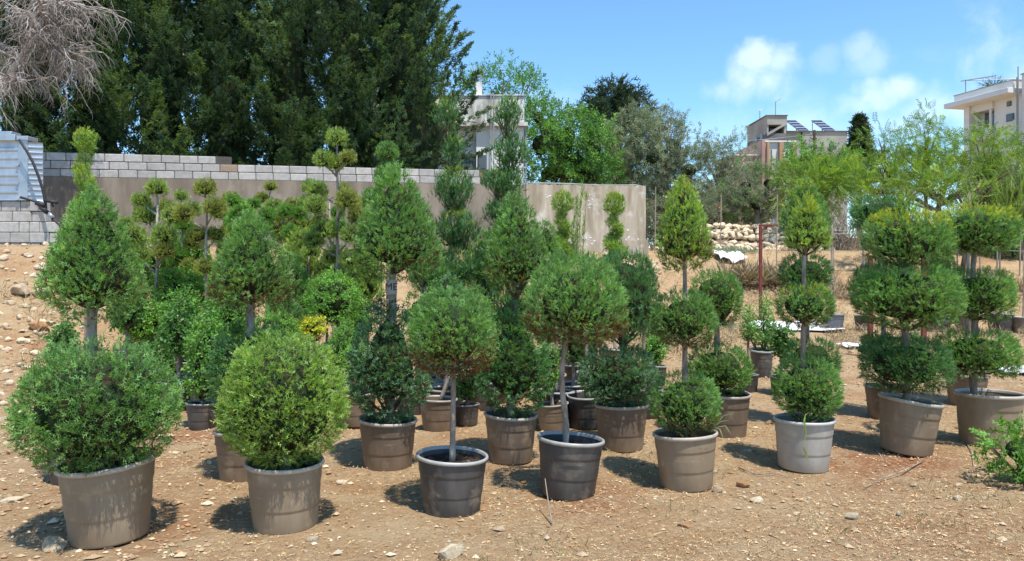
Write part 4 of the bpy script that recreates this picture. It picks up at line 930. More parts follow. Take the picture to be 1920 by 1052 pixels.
# dry thicket of twigs
def thicket(label, x0, x1, Y, ytop, ybot, n, pal='dry'):
    u = Y/F; cx = (x0+x1)/2; X0 = (cx-960)*u; zb = gz(X0, Y); t = thing('dry_thicket', label, 'thicket', (X0, Y, zb), 0, 'dry thickets behind the stones')
    m = MB(); r = random.Random(int(cx)); H = (ybot-ytop)*u
    for i in range(n):
        x = r.uniform(-.5, .5)*(x1-x0)*u; p = np.array([x, r.uniform(-.8, .8), -.1]); d = np.array([r.gauss(0, .35), r.gauss(0, .3), 1.0]); pts = [p]; h = H*r.uniform(.5, 1.05)
        for k in range(5): d = unit(d+np.array([r.gauss(0, .28), r.gauss(0, .28), r.gauss(0, .15)])); pts.append(pts[-1]+d*h/5)
        m.tube(pts, np.linspace(.016, .005, 6), 3, cap=False)
    m.build('twigs', BARK, t)
    nn = n*7; P = np.stack([R.uniform(-.5, .5, nn)*(x1-x0)*u, R.uniform(-.8, .8, nn), R.uniform(.0, 1, nn)**1.3*H], 1); cb, ct = cols(pal, nn)
    g = R.rand(nn) < .25; gb, gt = cols('olive', nn); cb[g] = gb[g]; ct[g] = gt[g]
    V, T, C = scatter(OLIVE, P, unit(R.normal(size=(nn, 3))+[0, 0, .5]), R.uniform(.08, .2, nn), cb, ct); mesh_obj('dry_leaves', V, T, LEAF, t, None, C)
thicket('dry twiggy undergrowth beside the end of the long wall', 1205, 1290, 26.8, 380, 475, 90)
thicket('dry twiggy undergrowth under the olives, above the rubble', 1290, 1480, 27.2, 370, 450, 120)
thicket('brown dense thicket left of the three tiered topiaries', 1540, 1650, 24.5, 360, 470, 120)
thicket('brown thicket behind the right hand topiaries', 1650, 1800, 24.5, 350, 470, 140)
thicket('brown thicket at the right edge behind the wire fence', 1800, 1990, 24.5, 370, 480, 130)
def reeds(label, x0, x1, Y, ytop, ybot, n):
    u = Y/F; cx = (x0+x1)/2; X0 = (cx-960)*u; zb = gz(X0, Y); t = thing('reed_clump', label, 'reeds', (X0, Y, zb), 0, 'tall green reeds'); H = (ybot-ytop)*u
    P = np.stack([R.uniform(-.5, .5, n)*(x1-x0)*u, R.uniform(-.4, .4, n), R.uniform(0, .5, n)*H], 1); D = unit(np.stack([R.normal(0, .13, n), R.normal(0, .13, n), np.ones(n)], 1)); cb, ct = cols('reed', n)
    V, T, C = scatter(BLADE, P, D, H*R.uniform(.35, .7, n), cb, ct); tag(mesh_obj('blades', V, T, LEAF, t, None, C), kind='stuff')
reeds('tall green reeds at the right edge behind the topiaries', 1872, 1985, 22.5, 310, 470, 1100)
reeds('shorter reeds behind the middle tier of the rightmost topiary', 1800, 1872, 22.8, 400, 490, 260)

# ------------------------------------------------------------------ rubble heap, wires, red frame
def rubble():
    Y = 25.0; x0 = (1420-960)/F*Y; t = thing('rubble_heap', 'long heap of pale rubble stones below the olive trees', 'rubble', (x0, Y, 1.9)); r = random.Random(8)
    base = MB(); n = 26
    for i in range(n):
        pass
    k = 0
    for px_ in np.arange(1236, 1560, 8.0):
        top = .90*(.55+.45*smooth(np.array((px_-1225)/90)))*(1 if px_ < 1500 else .75)
        col_n = 8 if px_ < 1520 else 5
        for j in range(col_n):
            d = j/(col_n-1); s = r.uniform(.08, .19); yy = Y-1.3+d*1.5+r.uniform(-.15, .15); zz = d*top-.05+r.uniform(-.06, .06)
            if 1335 < px_ < 1405 and d < .45: zz -= .12
            X = (px_+r.uniform(-5, 5)-960)/F*yy; put('stone', STM[r.choice((0, 3, 6, 1, 2, 0, 3, 5))], (X-x0, yy-Y, gz(X, yy)-1.9+max(0, zz)*.95), s, t); k += 1
    m = MB(); V = []; T = []; xs = np.linspace(1225, 1650, 40)
    for i, p in enumerate(xs):
        tp = .74*(.5+.5*smooth(np.array((p-1225)/90)))*(1 if p < 1500 else .75)
        for (dy, f) in ((-1.4, -.15), (-.7, .25), (.15, .80), (.9, .8), (1.8, -.1)):
            X = (p-960)/F*(Y+dy); V.append((X-x0, dy, gz(X, Y+dy)-1.9+f*tp*(.9+.2*r.random())))
    for i in range(39):
        for j in range(4): p = i*5+j; T += [(p, p+5, p+6), (p, p+6, p+1)]
    m.add(V, T).build('rubble_fill', RUBS, t, smooth_=True)
    # low stones at the foot of the long wall
    t2 = thing('stone_row', 'row of loose stones at the foot of the long wall, right end', 'stones', (1.2, 20.2, 1.8))
    for i in range(75):
        px_ = r.uniform(985, 1250); s_ = wall_s(min(px_, 1209)); yy = WA[1]+WU[1]*s_-r.uniform(.15, 1.5); X = (px_-960)/F*yy; put('stone', STM[r.randrange(9)], (X-1.2, yy-20.2, gz(X, yy)-1.8+.03), r.uniform(.06, .15), t2)
rubble()
def grass_clump(name, label, px_, y, Y, w, h, n, pal, kind=None, grp=None, blade=BLADE, spread=.5):
    u = Y/F; X = (px_-960)*u; t = thing(name, label, 'grass', (X, Y, gz(X, Y)), 0, grp); P = np.stack([R.normal(0, w*u*.4, n), R.normal(0, .3, n), np.zeros(n)], 1); D = unit(np.stack([R.normal(0, spread, n), R.normal(0, spread, n), np.ones(n)], 1)); cb, ct = cols(pal, n)
    V, T, C = scatter(blade, P, D, h*u*R.uniform(.5, 1.1, n), cb, ct); tag(mesh_obj('blades', V, T, LEAF, t, None, C), kind='stuff'); return t
grass_clump('dry_grass', 'dry brown grass between the tall cone topiary and the rubble', 1250, 520, 16.5, 60, 60, 500, 'dry')
grass_clump('dry_grass', 'pile of dry brush left of the red frame post', 1400, 500, 20.5, 60, 55, 500, 'dry', spread=1.0)
grass_clump('green_weeds', 'blue green weeds growing on the rubble heap', 1360, 480, 23.0, 60, 17, 260, 'olive', blade=OLIVE, spread=1.2)
grass_clump('dry_grass', 'straw coloured grass behind the right hand nursery pots', 1640, 520, 20.0, 160, 30, 700, 'dry')
grass_clump('dry_grass', 'dry grass at the far right behind the nursery pots', 1850, 510, 20.0, 140, 36, 800, 'dry')
grass_clump('dry_brush', 'tangled dry brush right of the red post foot', 1470, 500, 20.5, 70, 45, 450, 'dry', spread=1.1)
grass_clump('dry_brush', 'low dry brush between the rubble heap and the far pot row', 1580, 520, 19.5, 70, 26, 350, 'dry', spread=1.1)
grass_clump('green_weeds', 'low green weeds left of the red post foot', 1330, 540, 17.5, 60, 18, 200, 'olive', blade=OLIVE, spread=1.2)
def sheet(label, x, y, Y, w, d, m=PALEP, h=.05):
    X = (x-960)/F*Y; n = 14; gx, gy = np.meshgrid(np.linspace(-.5, .5, n), np.linspace(-.5, .5, n)); s = rnd.random()*50
    Q = np.stack([gx*3, gy*3, np.full_like(gx, s)], -1); Z = noise(Q, 1.6, 2)*h*2+.015; XX = gx*w+(noise(Q, 1.1, 5)-.5)*w*.25; YY = gy*d+(noise(Q, 1.1, 6)-.5)*d*.3
    V = np.stack([XX, YY, Z+ground_z(XX+X, YY+Y, False)-gz(X, Y)], -1).reshape(-1, 3); i = (np.arange(n-1)[:, None]*n+np.arange(n-1)).ravel(); T = np.concatenate([np.stack([i, i+1, i+n+1], 1), np.stack([i, i+n+1, i+n], 1)])
    o = mesh_obj('plastic_sheet', V, T, m, None, (X, Y, gz(X, Y)), None, True); return tag(o, label, 'plastic sheet')
sheet('crumpled white sack lying at the foot of the rubble heap', 1368, 493, 22.3, .75, .9, h=.12)
sheet('long pale plastic sheet on the soil behind the small leafy potted shrub', 1480, 618, 17.0, 1.7, 1.3)
sheet('small white plastic sheet by the foot of the left red post', 1605, 645, 13.6, .55, .6)
sheet('white plastic sheet at the right edge behind the wide tan pot', 1905, 700, 10.2, .55, .8)
def frame():
    p = P3(1426, 590, 18.0); u = 18.0/F; z0 = gz(p[0], 18); zt = CH-(425-HY)*u-z0
    t = thing('angled_post', 'dark red metal frame post with short top bar before the rubble', 'metal post', (p[0], 18.0, z0))
    MB().box(-.034, .034, -.034, .034, -.1, zt, ch=.005).build('post', RUST, t); MB().box(-.034, .42, -.032, .032, zt+.003, zt+.06, ch=.006).build('top_bar', RUST, t); MB().box(-.12, .12, -.12, .12, -.02, .02, ch=.004).build('foot_plate', RUST, t)
    for (x, Y, yb, ytp, l) in ((1632, 12.2, 640, 480, 'dull red metal post left of the tilted three tier topiary'), (1732, 11.8, 660, 450, 'dull red metal post between the two three tiered topiaries')):
        X = (x-960)/F*Y; z = gz(X, Y); t = thing('red_post', l, 'post', (X, Y, z)); zt = CH-(ytp-HY)*Y/F-z
        MB().box(-.035, .035, -.03, .03, -.1, zt, ch=.004).build('post_bar', RUST, t); MB().box(-.045, .045, -.04, .04, zt+.002, zt+.012).build('cap', RUST, t)
frame()
def fence():
    Y = 21.0; t = thing('wire_fence', 'thin wire fence on pale stakes before the thicket at the right', 'fence', ((1720-960)/F*Y, Y, 1.2)); x0 = (1720-960)/F*Y
    for x in (1500, 1560, 1618, 1676, 1735, 1795, 1838, 1870, 1912, 1960):
        X = (x-960)/F*Y; z = gz(X, Y)-1.2; zt = CH-(428-HY)*Y/F-1.2; MB().tube([(X-x0, 0, z), (X-x0+rnd.uniform(-.04, .04), 0, zt+rnd.uniform(-.05, .12))], .022, 6).build('stake', WOODP, t)
    m = MB()
    for y in (432, 438, 470): m.tube([((x-960)/F*Y-x0, 0, CH-(y+math.sin(x*.02)*1.5-HY)*Y/F-1.2) for x in np.linspace(1490, 1985, 16)], .006, 4)
    m.build('wire', STEEL, t)
    for x, y0, y1, Yc, l in ((1228, 350, 405, 22.6, 'thin pale stake just right of the long wall end'), (1351, 365, 440, 24, 'thin pale stake before the olive trees, left of the rubble weeds'), (1456, 365, 430, 21.2, 'thin white stake beside the red frame top bar'), (1558, 425, 585, 16.8, 'thin white cane standing in the slate pot')):
        X = (x-960)/F*Yc; z = gz(X, Yc); o = MB().tube([(0, 0, 0), (.02, 0, CH-(y0-HY)*Yc/F-z)], .016, 6).build('stake', WOODP, None, (X, Yc, z)); tag(o, l, 'stake')
fence()
# ------------------------------------------------------------------ potted plants
def wob(mb, ph, r):
    V, T = mb.get(); th = np.arctan2(V[:, 1], V[:, 0]); k = 1+.012*np.sin(2*th+ph)*(V[:, 2:3].ravel()/r)+.006*np.sin(3*th+ph*2.3)+.010*(noise(V, 2.2/r, int(ph*50))-.5)
    V[:, 0] *= k; V[:, 1] *= k; V[:, 2] += .006*np.sin(th+ph*3)*(V[:, 2]/r); mb.V = [V]; mb.T = [T]; return mb
def make_pot(root, D, kind, H=None, tilt=(0, 0), soil=.80, seg=48):
    r = D/2; H = H or D*.80; s = 1.0
    pr = [(.0, .004), (.74, .0), (.785, .008), (.80, .03), (.835, .30), (.838, .33), (.852, .345), (.858, .37), (.893, .66), (.896, .69), (.912, .705), (.918, .73), (.940, .90), (.942, .945)]
    ins = [(.925, .955), (.905, .80), (.885, .60), (.88, .55)]
    ph = rnd.uniform(0, 6.28); p = wob(MB().lathe([(a*r, b*H) for a, b in pr], seg), ph, r).build('pot', POT[kind], root, smooth_=True)
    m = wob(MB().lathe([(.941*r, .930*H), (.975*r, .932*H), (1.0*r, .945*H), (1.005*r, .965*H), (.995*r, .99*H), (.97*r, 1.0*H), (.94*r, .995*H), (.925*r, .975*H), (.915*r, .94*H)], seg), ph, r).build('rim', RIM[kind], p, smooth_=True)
    wob(MB().lathe([(a*r, b*H) for a, b in ins], seg), ph, r).build('inner_wall', POT[kind], p, smooth_=True)
    n = 14; V = [(0, 0, soil*H+.01)]; T = []
    for i in range(1, 6):
        for j in range(24):
            a = j*2*math.pi/24; q = .91*r*i/5; V.append((q*math.cos(a), q*math.sin(a), soil*H+(.02*(noise(np.array([q*math.cos(a)*20, q*math.sin(a)*20, D*99]), 1, 3)-.5)*2)))
    for j in range(24): T.append((0, 1+j, 1+(j+1) % 24))
    for i in range(4):
        for j in range(24): a, b = 1+i*24+j, 1+i*24+(j+1) % 24; T += [(a, a+24, b+24), (a, b+24, b)]
    mesh_obj('soil', V, T, INNER, p, None, None, True)
    p.rotation_euler = (tilt[0], tilt[1], rnd.uniform(0, 6.28) if tilt == (0, 0) else 0)
    p.location = (0, 0, abs(math.sin(tilt[1]))*r*.62-.004)
    return H
GRP = {}
def topiary(label, x, by, D, kind, tiers, trunk=None, tr=.017, tilt=(0, 0), Y=None, name='potted_topiary', cat='topiary', soil=.80, H=None, bark=BARK, group=None, cane=None, seg=48, share=False):
    if Y is None: Y = CH*F/(by-HY)
    u = Y/F; X = (x-960)*u; zb = gz(X, Y); root = thing(name, label, cat, (X, Y, zb), 0, group); org = np.array([X, Y, zb])
    H = make_pot(root, D, kind, H, tilt, soil, seg)
    topz = 0; last = None
    for tdef in tiers:
        shape, x0, y0, x1, y1, pal = tdef[:6]; o = dict(tdef[6]) if len(tdef) > 6 else {}
        size = o.pop('size', .044); c = P3((x0+x1)/2, (y0+y1)/2, Y)-org; c[1] += o.pop('dy', 0)
        size = size*.86; rx = max(.05, (x1-x0)/2*u*.98-size*.72); rz = max(.05, (y1-y0)/2*u*.98-size*.62)
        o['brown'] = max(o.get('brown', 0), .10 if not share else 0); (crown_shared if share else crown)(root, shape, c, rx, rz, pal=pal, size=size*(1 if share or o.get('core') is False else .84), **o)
        if c[2]+rz*.4 > topz: topz = c[2]+rz*.4; last = c
    z0 = soil*H-.03
    if trunk is None: pts = [np.array([0, 0, z0]), last*np.array([.5, .5, 0])+np.array([0, 0, (z0+topz)/2]), np.array([last[0], last[1], topz])]
    else: pts = [np.array([(trunk[0][0]-x)*u, 0, z0])]+[P3(a, b, Y)-org for a, b in trunk[1:]]
    P_ = [];                                  # smooth and slightly wobble the stem
    for i in range(len(pts)-1):
        for k in np.linspace(0, 1, 5)[:-1]: P_.append(pts[i]*(1-k)+pts[i+1]*k+np.array([rnd.gauss(0, 1), rnd.gauss(0, 1), 0])*tr*.10)
    P_.append(pts[-1]); P_ = np.array(P_); Q = P_.copy(); Q[1:-1] = (P_[:-2]+2*P_[1:-1]+P_[2:])/4
    m = MB(); rad = tr*np.linspace(1.15, .6, len(Q))*(1+.10*np.sin(np.arange(len(Q))*2.3)); m.tube(Q, rad, 9)
    m.build('trunk', bark, root, smooth_=True)
    lim = MB()                                # limbs spreading into each crown
    for tdef in tiers:
        x0, y0, x1, y1 = tdef[1:5]; c = P3((x0+x1)/2, (y0+y1)/2, Y)-org; rx = (x1-x0)/2*u; rz = (y1-y0)/2*u
        i = int(np.argmin(np.abs(Q[:, 2]-(c[2]-rz*.85)))); a = Q[i]
        for k in range(12):
            th = rnd.uniform(0, 6.28); e = c+np.array([math.cos(th)*rx*.7, math.sin(th)*rx*.7, -rz*rnd.uniform(.1, .55)]); mid = a*.55+e*.45+np.array([0, 0, -.02])
            lim.tube([a, mid, e], [tr*.38, tr*.25, tr*.1], 5, cap=False)
    tag(lim.build('limbs', BARKD, root, smooth_=True), kind='stuff')
    if cane: MB().tube([(cane[0], cane[1], z0), (cane[0]+.01, cane[1], cane[2])], .006, 6).build('cane', WOODP, root)
    return root
# front row, left to right
topiary('very large rounded bush in a wide taupe pot, nearest at the far left', 206, 1006, .505, 'tan', [('ball', 42, 628, 334, 892, 'green', dict(size=.046, dens=1.5, lump=.10, up=.42, jit=.6, cs=.84))], tr=.03, tilt=(.0, -.035), H=.435)
topiary('large yellow green ball bush in a taupe pot, second in the front row', 536, 984, .462, 'tan', [('ball', 414, 618, 652, 882, 'lime', dict(size=.040, dens=1.7, lump=.10, up=.4, jit=.6, cs=.86))], tr=.025, tilt=(.0, -.02), H=.385)
topiary('round ball on a thin straight bare stem in a squat charcoal pot', 847, 955, .445, 'dark', [('dome', 762, 534, 930, 712, 'green', dict(size=.036, dens=1.7, brown=.85, up=.45, lump=.12, cs=.70))], trunk=[(848, 0), (849, 770), (851, 700), (850, 640)], tr=.018, tilt=(.0, .012), H=.35, soil=.86)
topiary('wide ball on a bent pale bare stem in a dark brown pot', 1064, 926, .450, 'dark', [('dome', 978, 468, 1176, 656, 'green', dict(size=.040, dens=1.6, brown=.75, up=.55, lump=.14, cs=.70))], trunk=[(1060, 0), (1062, 800), (1054, 730), (1054, 680), (1062, 640), (1070, 560)], tr=.021, tilt=(.0, .06), H=.375, soil=.80)
P5 = topiary('tall cone above two balls in a taupe pot, right of the bent stem tree', 1287, 910, .440, 'tan', [('ball', 1218, 692, 1350, 820, 'green', dict(size=.032, dens=1.6, brown=.55, up=.4, cs=.78)), ('ball', 1220, 540, 1344, 658, 'green', dict(size=.032, dens=1.6, brown=.7, cs=.74)), ('cone', 1226, 326, 1336, 514, 'lime', dict(size=.036, dens=1.7, brown=.35, up=.6, yell=.25, cs=.80))], trunk=[(1286, 0), (1285, 760), (1284, 660), (1285, 600), (1284, 520), (1283, 400)], tr=.020, tilt=(.0, -.03), H=.37)
P6 = topiary('yellow tipped cone over two balls in a pale grey pot', 1506, 876, .452, 'grey', [('ball', 1448, 664, 1576, 794, 'green', dict(size=.034, dens=1.6, brown=.2, up=.4)), ('ball', 1454, 526, 1562, 618, 'green', dict(size=.034, dens=1.6, brown=.5, yell=.35, cs=.76)), ('cone', 1466, 362, 1558, 482, 'lime', dict(size=.038, dens=1.6, up=.6, yell=.55, brown=.2))], trunk=[(1508, 0), (1507, 740), (1506, 640), (1508, 570), (1507, 500), (1510, 420)], tr=.020, tilt=(.0, .025), H=.375)
topiary('three tier flat topped topiary in a tilted taupe pot', 1698, 848, .480, 'tan', [('disc', 1612, 628, 1778, 738, 'deep', dict(size=.040, dens=1.5, up=.35, brown=.25, cs=.74)), ('disc', 1602, 490, 1796, 622, 'green', dict(size=.042, dens=1.5, up=.45, brown=.3, cs=.76)), ('disc', 1618, 392, 1780, 506, 'green', dict(size=.042, dens=1.6, up=.55, yell=.9, brown=.25, cs=.78)), ('cone', 1680, 350, 1722, 408, 'lime', dict(size=.045, dens=1.2, up=.75, yell=.3, core=False))], trunk=[(1700, 0), (1698, 700), (1696, 640), (1700, 560), (1696, 500), (1700, 440)], tr=.028, tilt=(.0, .10), H=.43)
topiary('rightmost three tier topiary in a wide tan pot, yellow growth on top', 1853, 832, .535, 'tan', [('disc', 1754, 614, 1904, 712, 'green', dict(size=.040, dens=1.5, up=.35, brown=.35, cs=.74)), ('disc', 1772, 498, 1896, 606, 'green', dict(size=.042, dens=1.5, brown=.3, cs=.76)), ('disc', 1758, 382, 1904, 484, 'green', dict(size=.042, dens=1.6, up=.55, yell=.95, brown=.2, cs=.78))], trunk=[(1828, 0), (1824, 700), (1828, 640), (1826, 560), (1824, 500), (1830, 440)], tr=.030, tilt=(.0, .02), H=.44, soil=.72)
def blades(root, Y, lines, col, w=.006):
    o = np.array(root.location); L_ = []
    for ln in lines:
        P = np.array([P3(a, b, Y+dy)-o for a, b, dy in ln]); k = np.linspace(0, len(P)-1, 9); Q = np.stack([np.interp(k, range(len(P)), P[:, i]) for i in range(3)], 1)
        s = unit(np.cross(np.gradient(Q, axis=0), [0, 1, .2])); ww = w*np.sin(np.linspace(.5, 3.0, 9))[:, None]; V = np.stack([Q-s*ww, Q+s*ww], 1).reshape(-1, 3); T = []
        for i in range(8): T += [(2*i, 2*i+1, 2*i+3), (2*i, 2*i+3, 2*i+2)]
        L_.append((V, np.array(T), np.tile(col, (len(V), 1))*R.uniform(.8, 1.2)))
    V, T, C = join(L_); return mesh_obj('grass_blade', V, T, LEAF, root, None, C)
blades(P6, CH*F/(876-HY)-.21, [[(1522, 770, .06), (1510, 778, -.03), (1508, 790, -.04), (1512, 812, -.03), (1506, 835, -.03)], [(1506, 838, -.03), (1512, 852, -.02), (1516, 868, -.02)]], (.30, .40, .10))
blades(P5, CH*F/(910-HY)-.05, [[(1340, 800, 0), (1356, 780, 0), (1376, 774, 0)], [(1340, 800, 0), (1352, 790, 0), (1368, 788, 0)], [(1342, 802, 0), (1360, 798, 0), (1372, 816, 0)], [(1340, 802, 0), (1350, 805, 0), (1356, 822, 0)]], (.42, .46, .26), .004)
# second row
G2 = None
topiary('broad egg shaped crown standing above the very large front bush', 150, 900, .45, 'dark', [('cone', 84, 346, 270, 606, 'green', dict(size=.050, dens=1.5, up=.45, lump=.16, brown=.2, cs=.80)), ('ball', 88, 640, 230, 850, 'deep', dict(size=.05, dens=.8))], trunk=[(152, 0), (170, 700), (173, 600), (172, 520), (172, 420)], tr=.040)
topiary('broad egg shaped crown above the yellow green ball bush', 462, 893, .45, 'brown', [('cone', 392, 390, 552, 590, 'green', dict(size=.046, dens=1.5, up=.45, brown=.45, lump=.14, cs=.78)), ('ball', 390, 596, 560, 800, 'deep', dict(size=.045, dens=1.0))], trunk=[(462, 0), (468, 700), (472, 600), (470, 540), (472, 460)], tr=.035)
TAPED = topiary('two stacked dark cones with a taped trunk between, in a brown streaked pot', 727, 874, .452, 'brown', [('egg', 654, 548, 804, 792, 'blue', dict(size=.052, dens=1.4, tm=WIDE, up=.25, lump=.2, cs=.74)), ('cone', 658, 300, 826, 532, 'green', dict(size=.048, dens=1.6, up=.5, brown=.2, lump=.15, cs=.80))], trunk=[(730, 0), (733, 700), (735, 560), (735, 500), (742, 400)], tr=.036, H=.37)
def tape(root):
    Y = CH*F/(874-HY); c = P3(735, 538, Y)-np.array(root.location)
    t = bpy.data.curves.new('tape_letters', 'FONT'); t.body = 'ME'; t.size = .075; t.align_x = 'CENTER'; t.align_y = 'CENTER'; t.extrude = .0008
    o = bpy.data.objects.new('tape_letters', t); COL.objects.link(o); bpy.context.view_layer.update()
    me = bpy.data.meshes.new_from_object(o.evaluated_get(bpy.context.evaluated_depsgraph_get())); bpy.data.objects.remove(o)
    me.materials.clear(); me.materials.append(DARKM)
    tp = MB().tube([[0, 0, -.055], [0, 0, .055]], .0375, 16).build('trunk_tape', mat('grey_tape', (.40, .38, .34), .6, .3, .1, 20), root, c)
    o = bpy.data.objects.new('tape_letters', me); COL.objects.link(o); o.parent = tp
    o.location = (0, -.0395, 0); o.rotation_euler = (math.radians(90), 0, math.radians(3))
tape(TAPED)
topiary('two stacked dark cones in a streaked grey brown pot, between both bare stems', 958, 861, .418, 'brown', [('egg', 892, 556, 1034, 780, 'deep', dict(size=.048, dens=1.4, tm=WIDE, up=.35, lump=.18, cs=.76)), ('cone', 902, 354, 1036, 560, 'green', dict(size=.046, dens=1.6, up=.5, brown=.35, lump=.15))], tr=.03, H=.37)
topiary('dark feathery ball under a tall upright crown, behind the bent stem tree', 1164, 839, .450, 'brown', [('ball', 1086, 644, 1232, 768, 'blue', dict(size=.048, dens=1.5, tm=WIDE, up=.35, lump=.18)), ('column', 1108, 462, 1236, 650, 'deep', dict(size=.048, dens=1.5, up=.75, lump=.15, cs=.82))], tr=.028, tilt=(.0, .02), H=.37)
topiary('two balls on one stem in a dark brown pot behind the tall cone', 1362, 816, .42, 'brown', [('ball', 1286, 640, 1408, 746, 'green', dict(size=.040, dens=1.5, up=.4, brown=.2)), ('ball', 1290, 502, 1392, 616, 'green', dict(size=.036, dens=1.6, brown=.3))], trunk=[(1352, 0), (1346, 690), (1344, 620), (1340, 570)], tr=.032, H=.39)
topiary('dark three ball topiary hidden behind the yellow tipped cone', 1515, 800, .42, 'brown', [('ball', 1468, 630, 1574, 720, 'deep', dict(size=.042, dens=1.3)), ('ball', 1460, 474, 1560, 552, 'deep', dict(size=.042, dens=1.4)), ('cone', 1458, 332, 1558, 450, 'green', dict(size=.046, dens=1.5, up=.6, yell=.35))], tr=.024)
topiary('dark green three tier topiary in a brown pot behind the tilted one', 1662, 782, .41, 'brown', [('disc', 1616, 618, 1730, 690, 'deep', dict(size=.042, dens=1.3)), ('disc', 1596, 490, 1720, 590, 'deep', dict(size=.042, dens=1.3)), ('disc', 1594, 366, 1696, 442, 'deep', dict(size=.046, dens=1.5, up=.6))], tr=.022)
topiary('back topiary between the two flat topped ones, upright shoot on top', 1812, 760, .42, 'brown', [('disc', 1778, 640, 1866, 700, 'deep', dict(size=.044, dens=1.0)), ('disc', 1784, 510, 1868, 590, 'deep', dict(size=.044, dens=1.2)), ('disc', 1780, 392, 1870, 460, 'green', dict(size=.046, dens=1.3)), ('cone', 1800, 346, 1834, 396, 'lime', dict(size=.05, up=.8, core=False))], tr=.024)
# shrub lying in from the right frame edge
def edge_shrub():
    by = 905; Y = CH*F/(by-HY); u = Y/F; X = (1925-960)*u; t = thing('creeping_juniper', 'bright green feathery shrub spreading in at the right edge', 'shrub', (X, Y, gz(X, Y)))
    crown(t, 'ball', (0.02, 0, .22), .27, .19, pal='fresh', size=.055, dens=1.1, tm=WIDE, lump=.35, jit=.9, cs=.55)
    m = MB()
    for k in range(14): a = rnd.uniform(0, 6.28); m.tube([(0, 0, .0), (.12*math.cos(a), .12*math.sin(a), .12), (.25*math.cos(a), .25*math.sin(a), .25)], [.008, .006, .003], 5)
    m.build('stems', BARKD, t)
edge_shrub()
# ---- tall tiered junipers and spirals
def spiky(label, x, Y, tiers, pal='green'):
    return topiary(label, x, 0, .42, 'brown', [('vase', a+2+(i%2)*6, b-6, c-8+(i%2)*6, d+12, pal, dict(size=.085, dens=3.6, tm=SPIKE, up=.82, lump=.45, jit=.45, core=True, cs=.4, loose=1.3, brown=.01, yell=.25)) for i, (a, b, c, d) in enumerate(tiers)], Y=Y, tr=.024, name='tiered_juniper', cat='tiered juniper', group='tall tiered junipers before the white house', seg=24)
spiky('left of the two tall spiky tiered junipers, against the dark cypresses', 850, 8.4, [(812, 185, 872, 248), (818, 245, 872, 318), (812, 310, 896, 402), (806, 392, 900, 470), (820, 460, 912, 540), (800, 540, 910, 640)], 'deep')
spiky('right of the two tall spiky tiered junipers, against the white house', 952, 8.2, [(922, 180, 988, 248), (916, 252, 994, 322), (902, 312, 992, 372), (900, 370, 985, 430), (905, 425, 1000, 520), (900, 520, 1010, 640)], 'deep')
def spiral(label, x, Y, top, bot, amp, rball, pal='green', r=13, yell=.6, turns=2.6, bar='brown'):
    u = Y/F; X = (x-960)*u; zb = gz(X, Y); root = thing('spiral_topiary', label, 'spiral topiary', (X, Y, zb), 0, 'spiral topiaries'); make_pot(root, .36, bar, seg=20); L_ = []; org = np.array([X, Y, zb])
    n = int(turns*9)
    for i in range(n):
        k = i/(n-1); y = top+rball*1.6+(bot-top-rball*1.6)*k; a = k*turns*2*math.pi; rr = r*(.62+.9*k); c = P3(x+math.cos(a)*amp*(.4+k), y, Y)-org; c[1] += math.sin(a)*amp*(.4+k)*u
        L_.append(crown_data('ball', c, rr*u, rr*.75*u, pal=pal, size=.034, dens=1.6, up=.45, yell=yell if k < .35 else yell*.3))
    c = P3(x, top+rball, Y)-org; L_.append(crown_data('dome', c, rball*u, rball*1.15*u, pal=pal, size=.040, dens=2.6, up=.6, yell=yell))
    V, T, C = join(L_); TRI[0] += len(T); mesh_obj('crown', V, T, LEAF, root, None, C); MB().tube([(0, 0, .2), (.01, 0, (c[2]+.2)/2), (0, 0, c[2])], [.02, .016, .01], 7).build('trunk', BARK, root)
    return root
spiral('spiral topiary with bright yellow tuft on top, before the wall at the left', 160, 9.6, 246, 480, 9, 16, 'lime', 14, .8)
spiral('left spiral topiary with ball top and wild shoots, before the tan wall', 1055, 10.8, 362, 500, 7, 17, 'lime', 10, .35)
spiral('right spiral topiary with pointed ball top, before the tan wall', 1152, 10.6, 366, 500, 8, 17, 'lime', 10, .35)
def shoots():
    Y = 10.7; u = Y/F; p = P3(1078, 520, Y); t = thing('wild_shoots', 'thin wild upright shoots beside the left spiral topiary', 'shoots', (p[0], Y, gz(p[0], Y))); z = lambda y: CH-(y-HY)*u-gz(p[0], Y); n = 420; L_ = []
    m = MB()
    for (dx, dxt, ytop) in ((-4, 4, 372), (0, 14, 350), (4, 6, 380), (8, 22, 362), (-8, -2, 400), (2, -6, 420)):
        m.tube([(dx*u, 0, 0), ((dx+dxt)*.5*u, 0, z(470)), (dxt*u, 0, z(ytop))], [.008, .006, .002], 4)
        k = R.uniform(.1, 1, 70); P = np.stack([(dx+(dxt-dx)*k)*u, 0*k, z(520)+(z(ytop)-z(520))*k], 1)+R.normal(0, .012, (70, 3)); cb, ct = cols('lime', 70); L_.append(scatter(SPIKE, P, unit(R.normal(0, .4, (70, 3))+[0, 0, 1]), R.uniform(.05, .10, 70), cb, ct))
    m.build('stems', BARK, t); V, T, C = join(L_); mesh_obj('leaves', V, T, LEAF, t, None, C)
shoots()
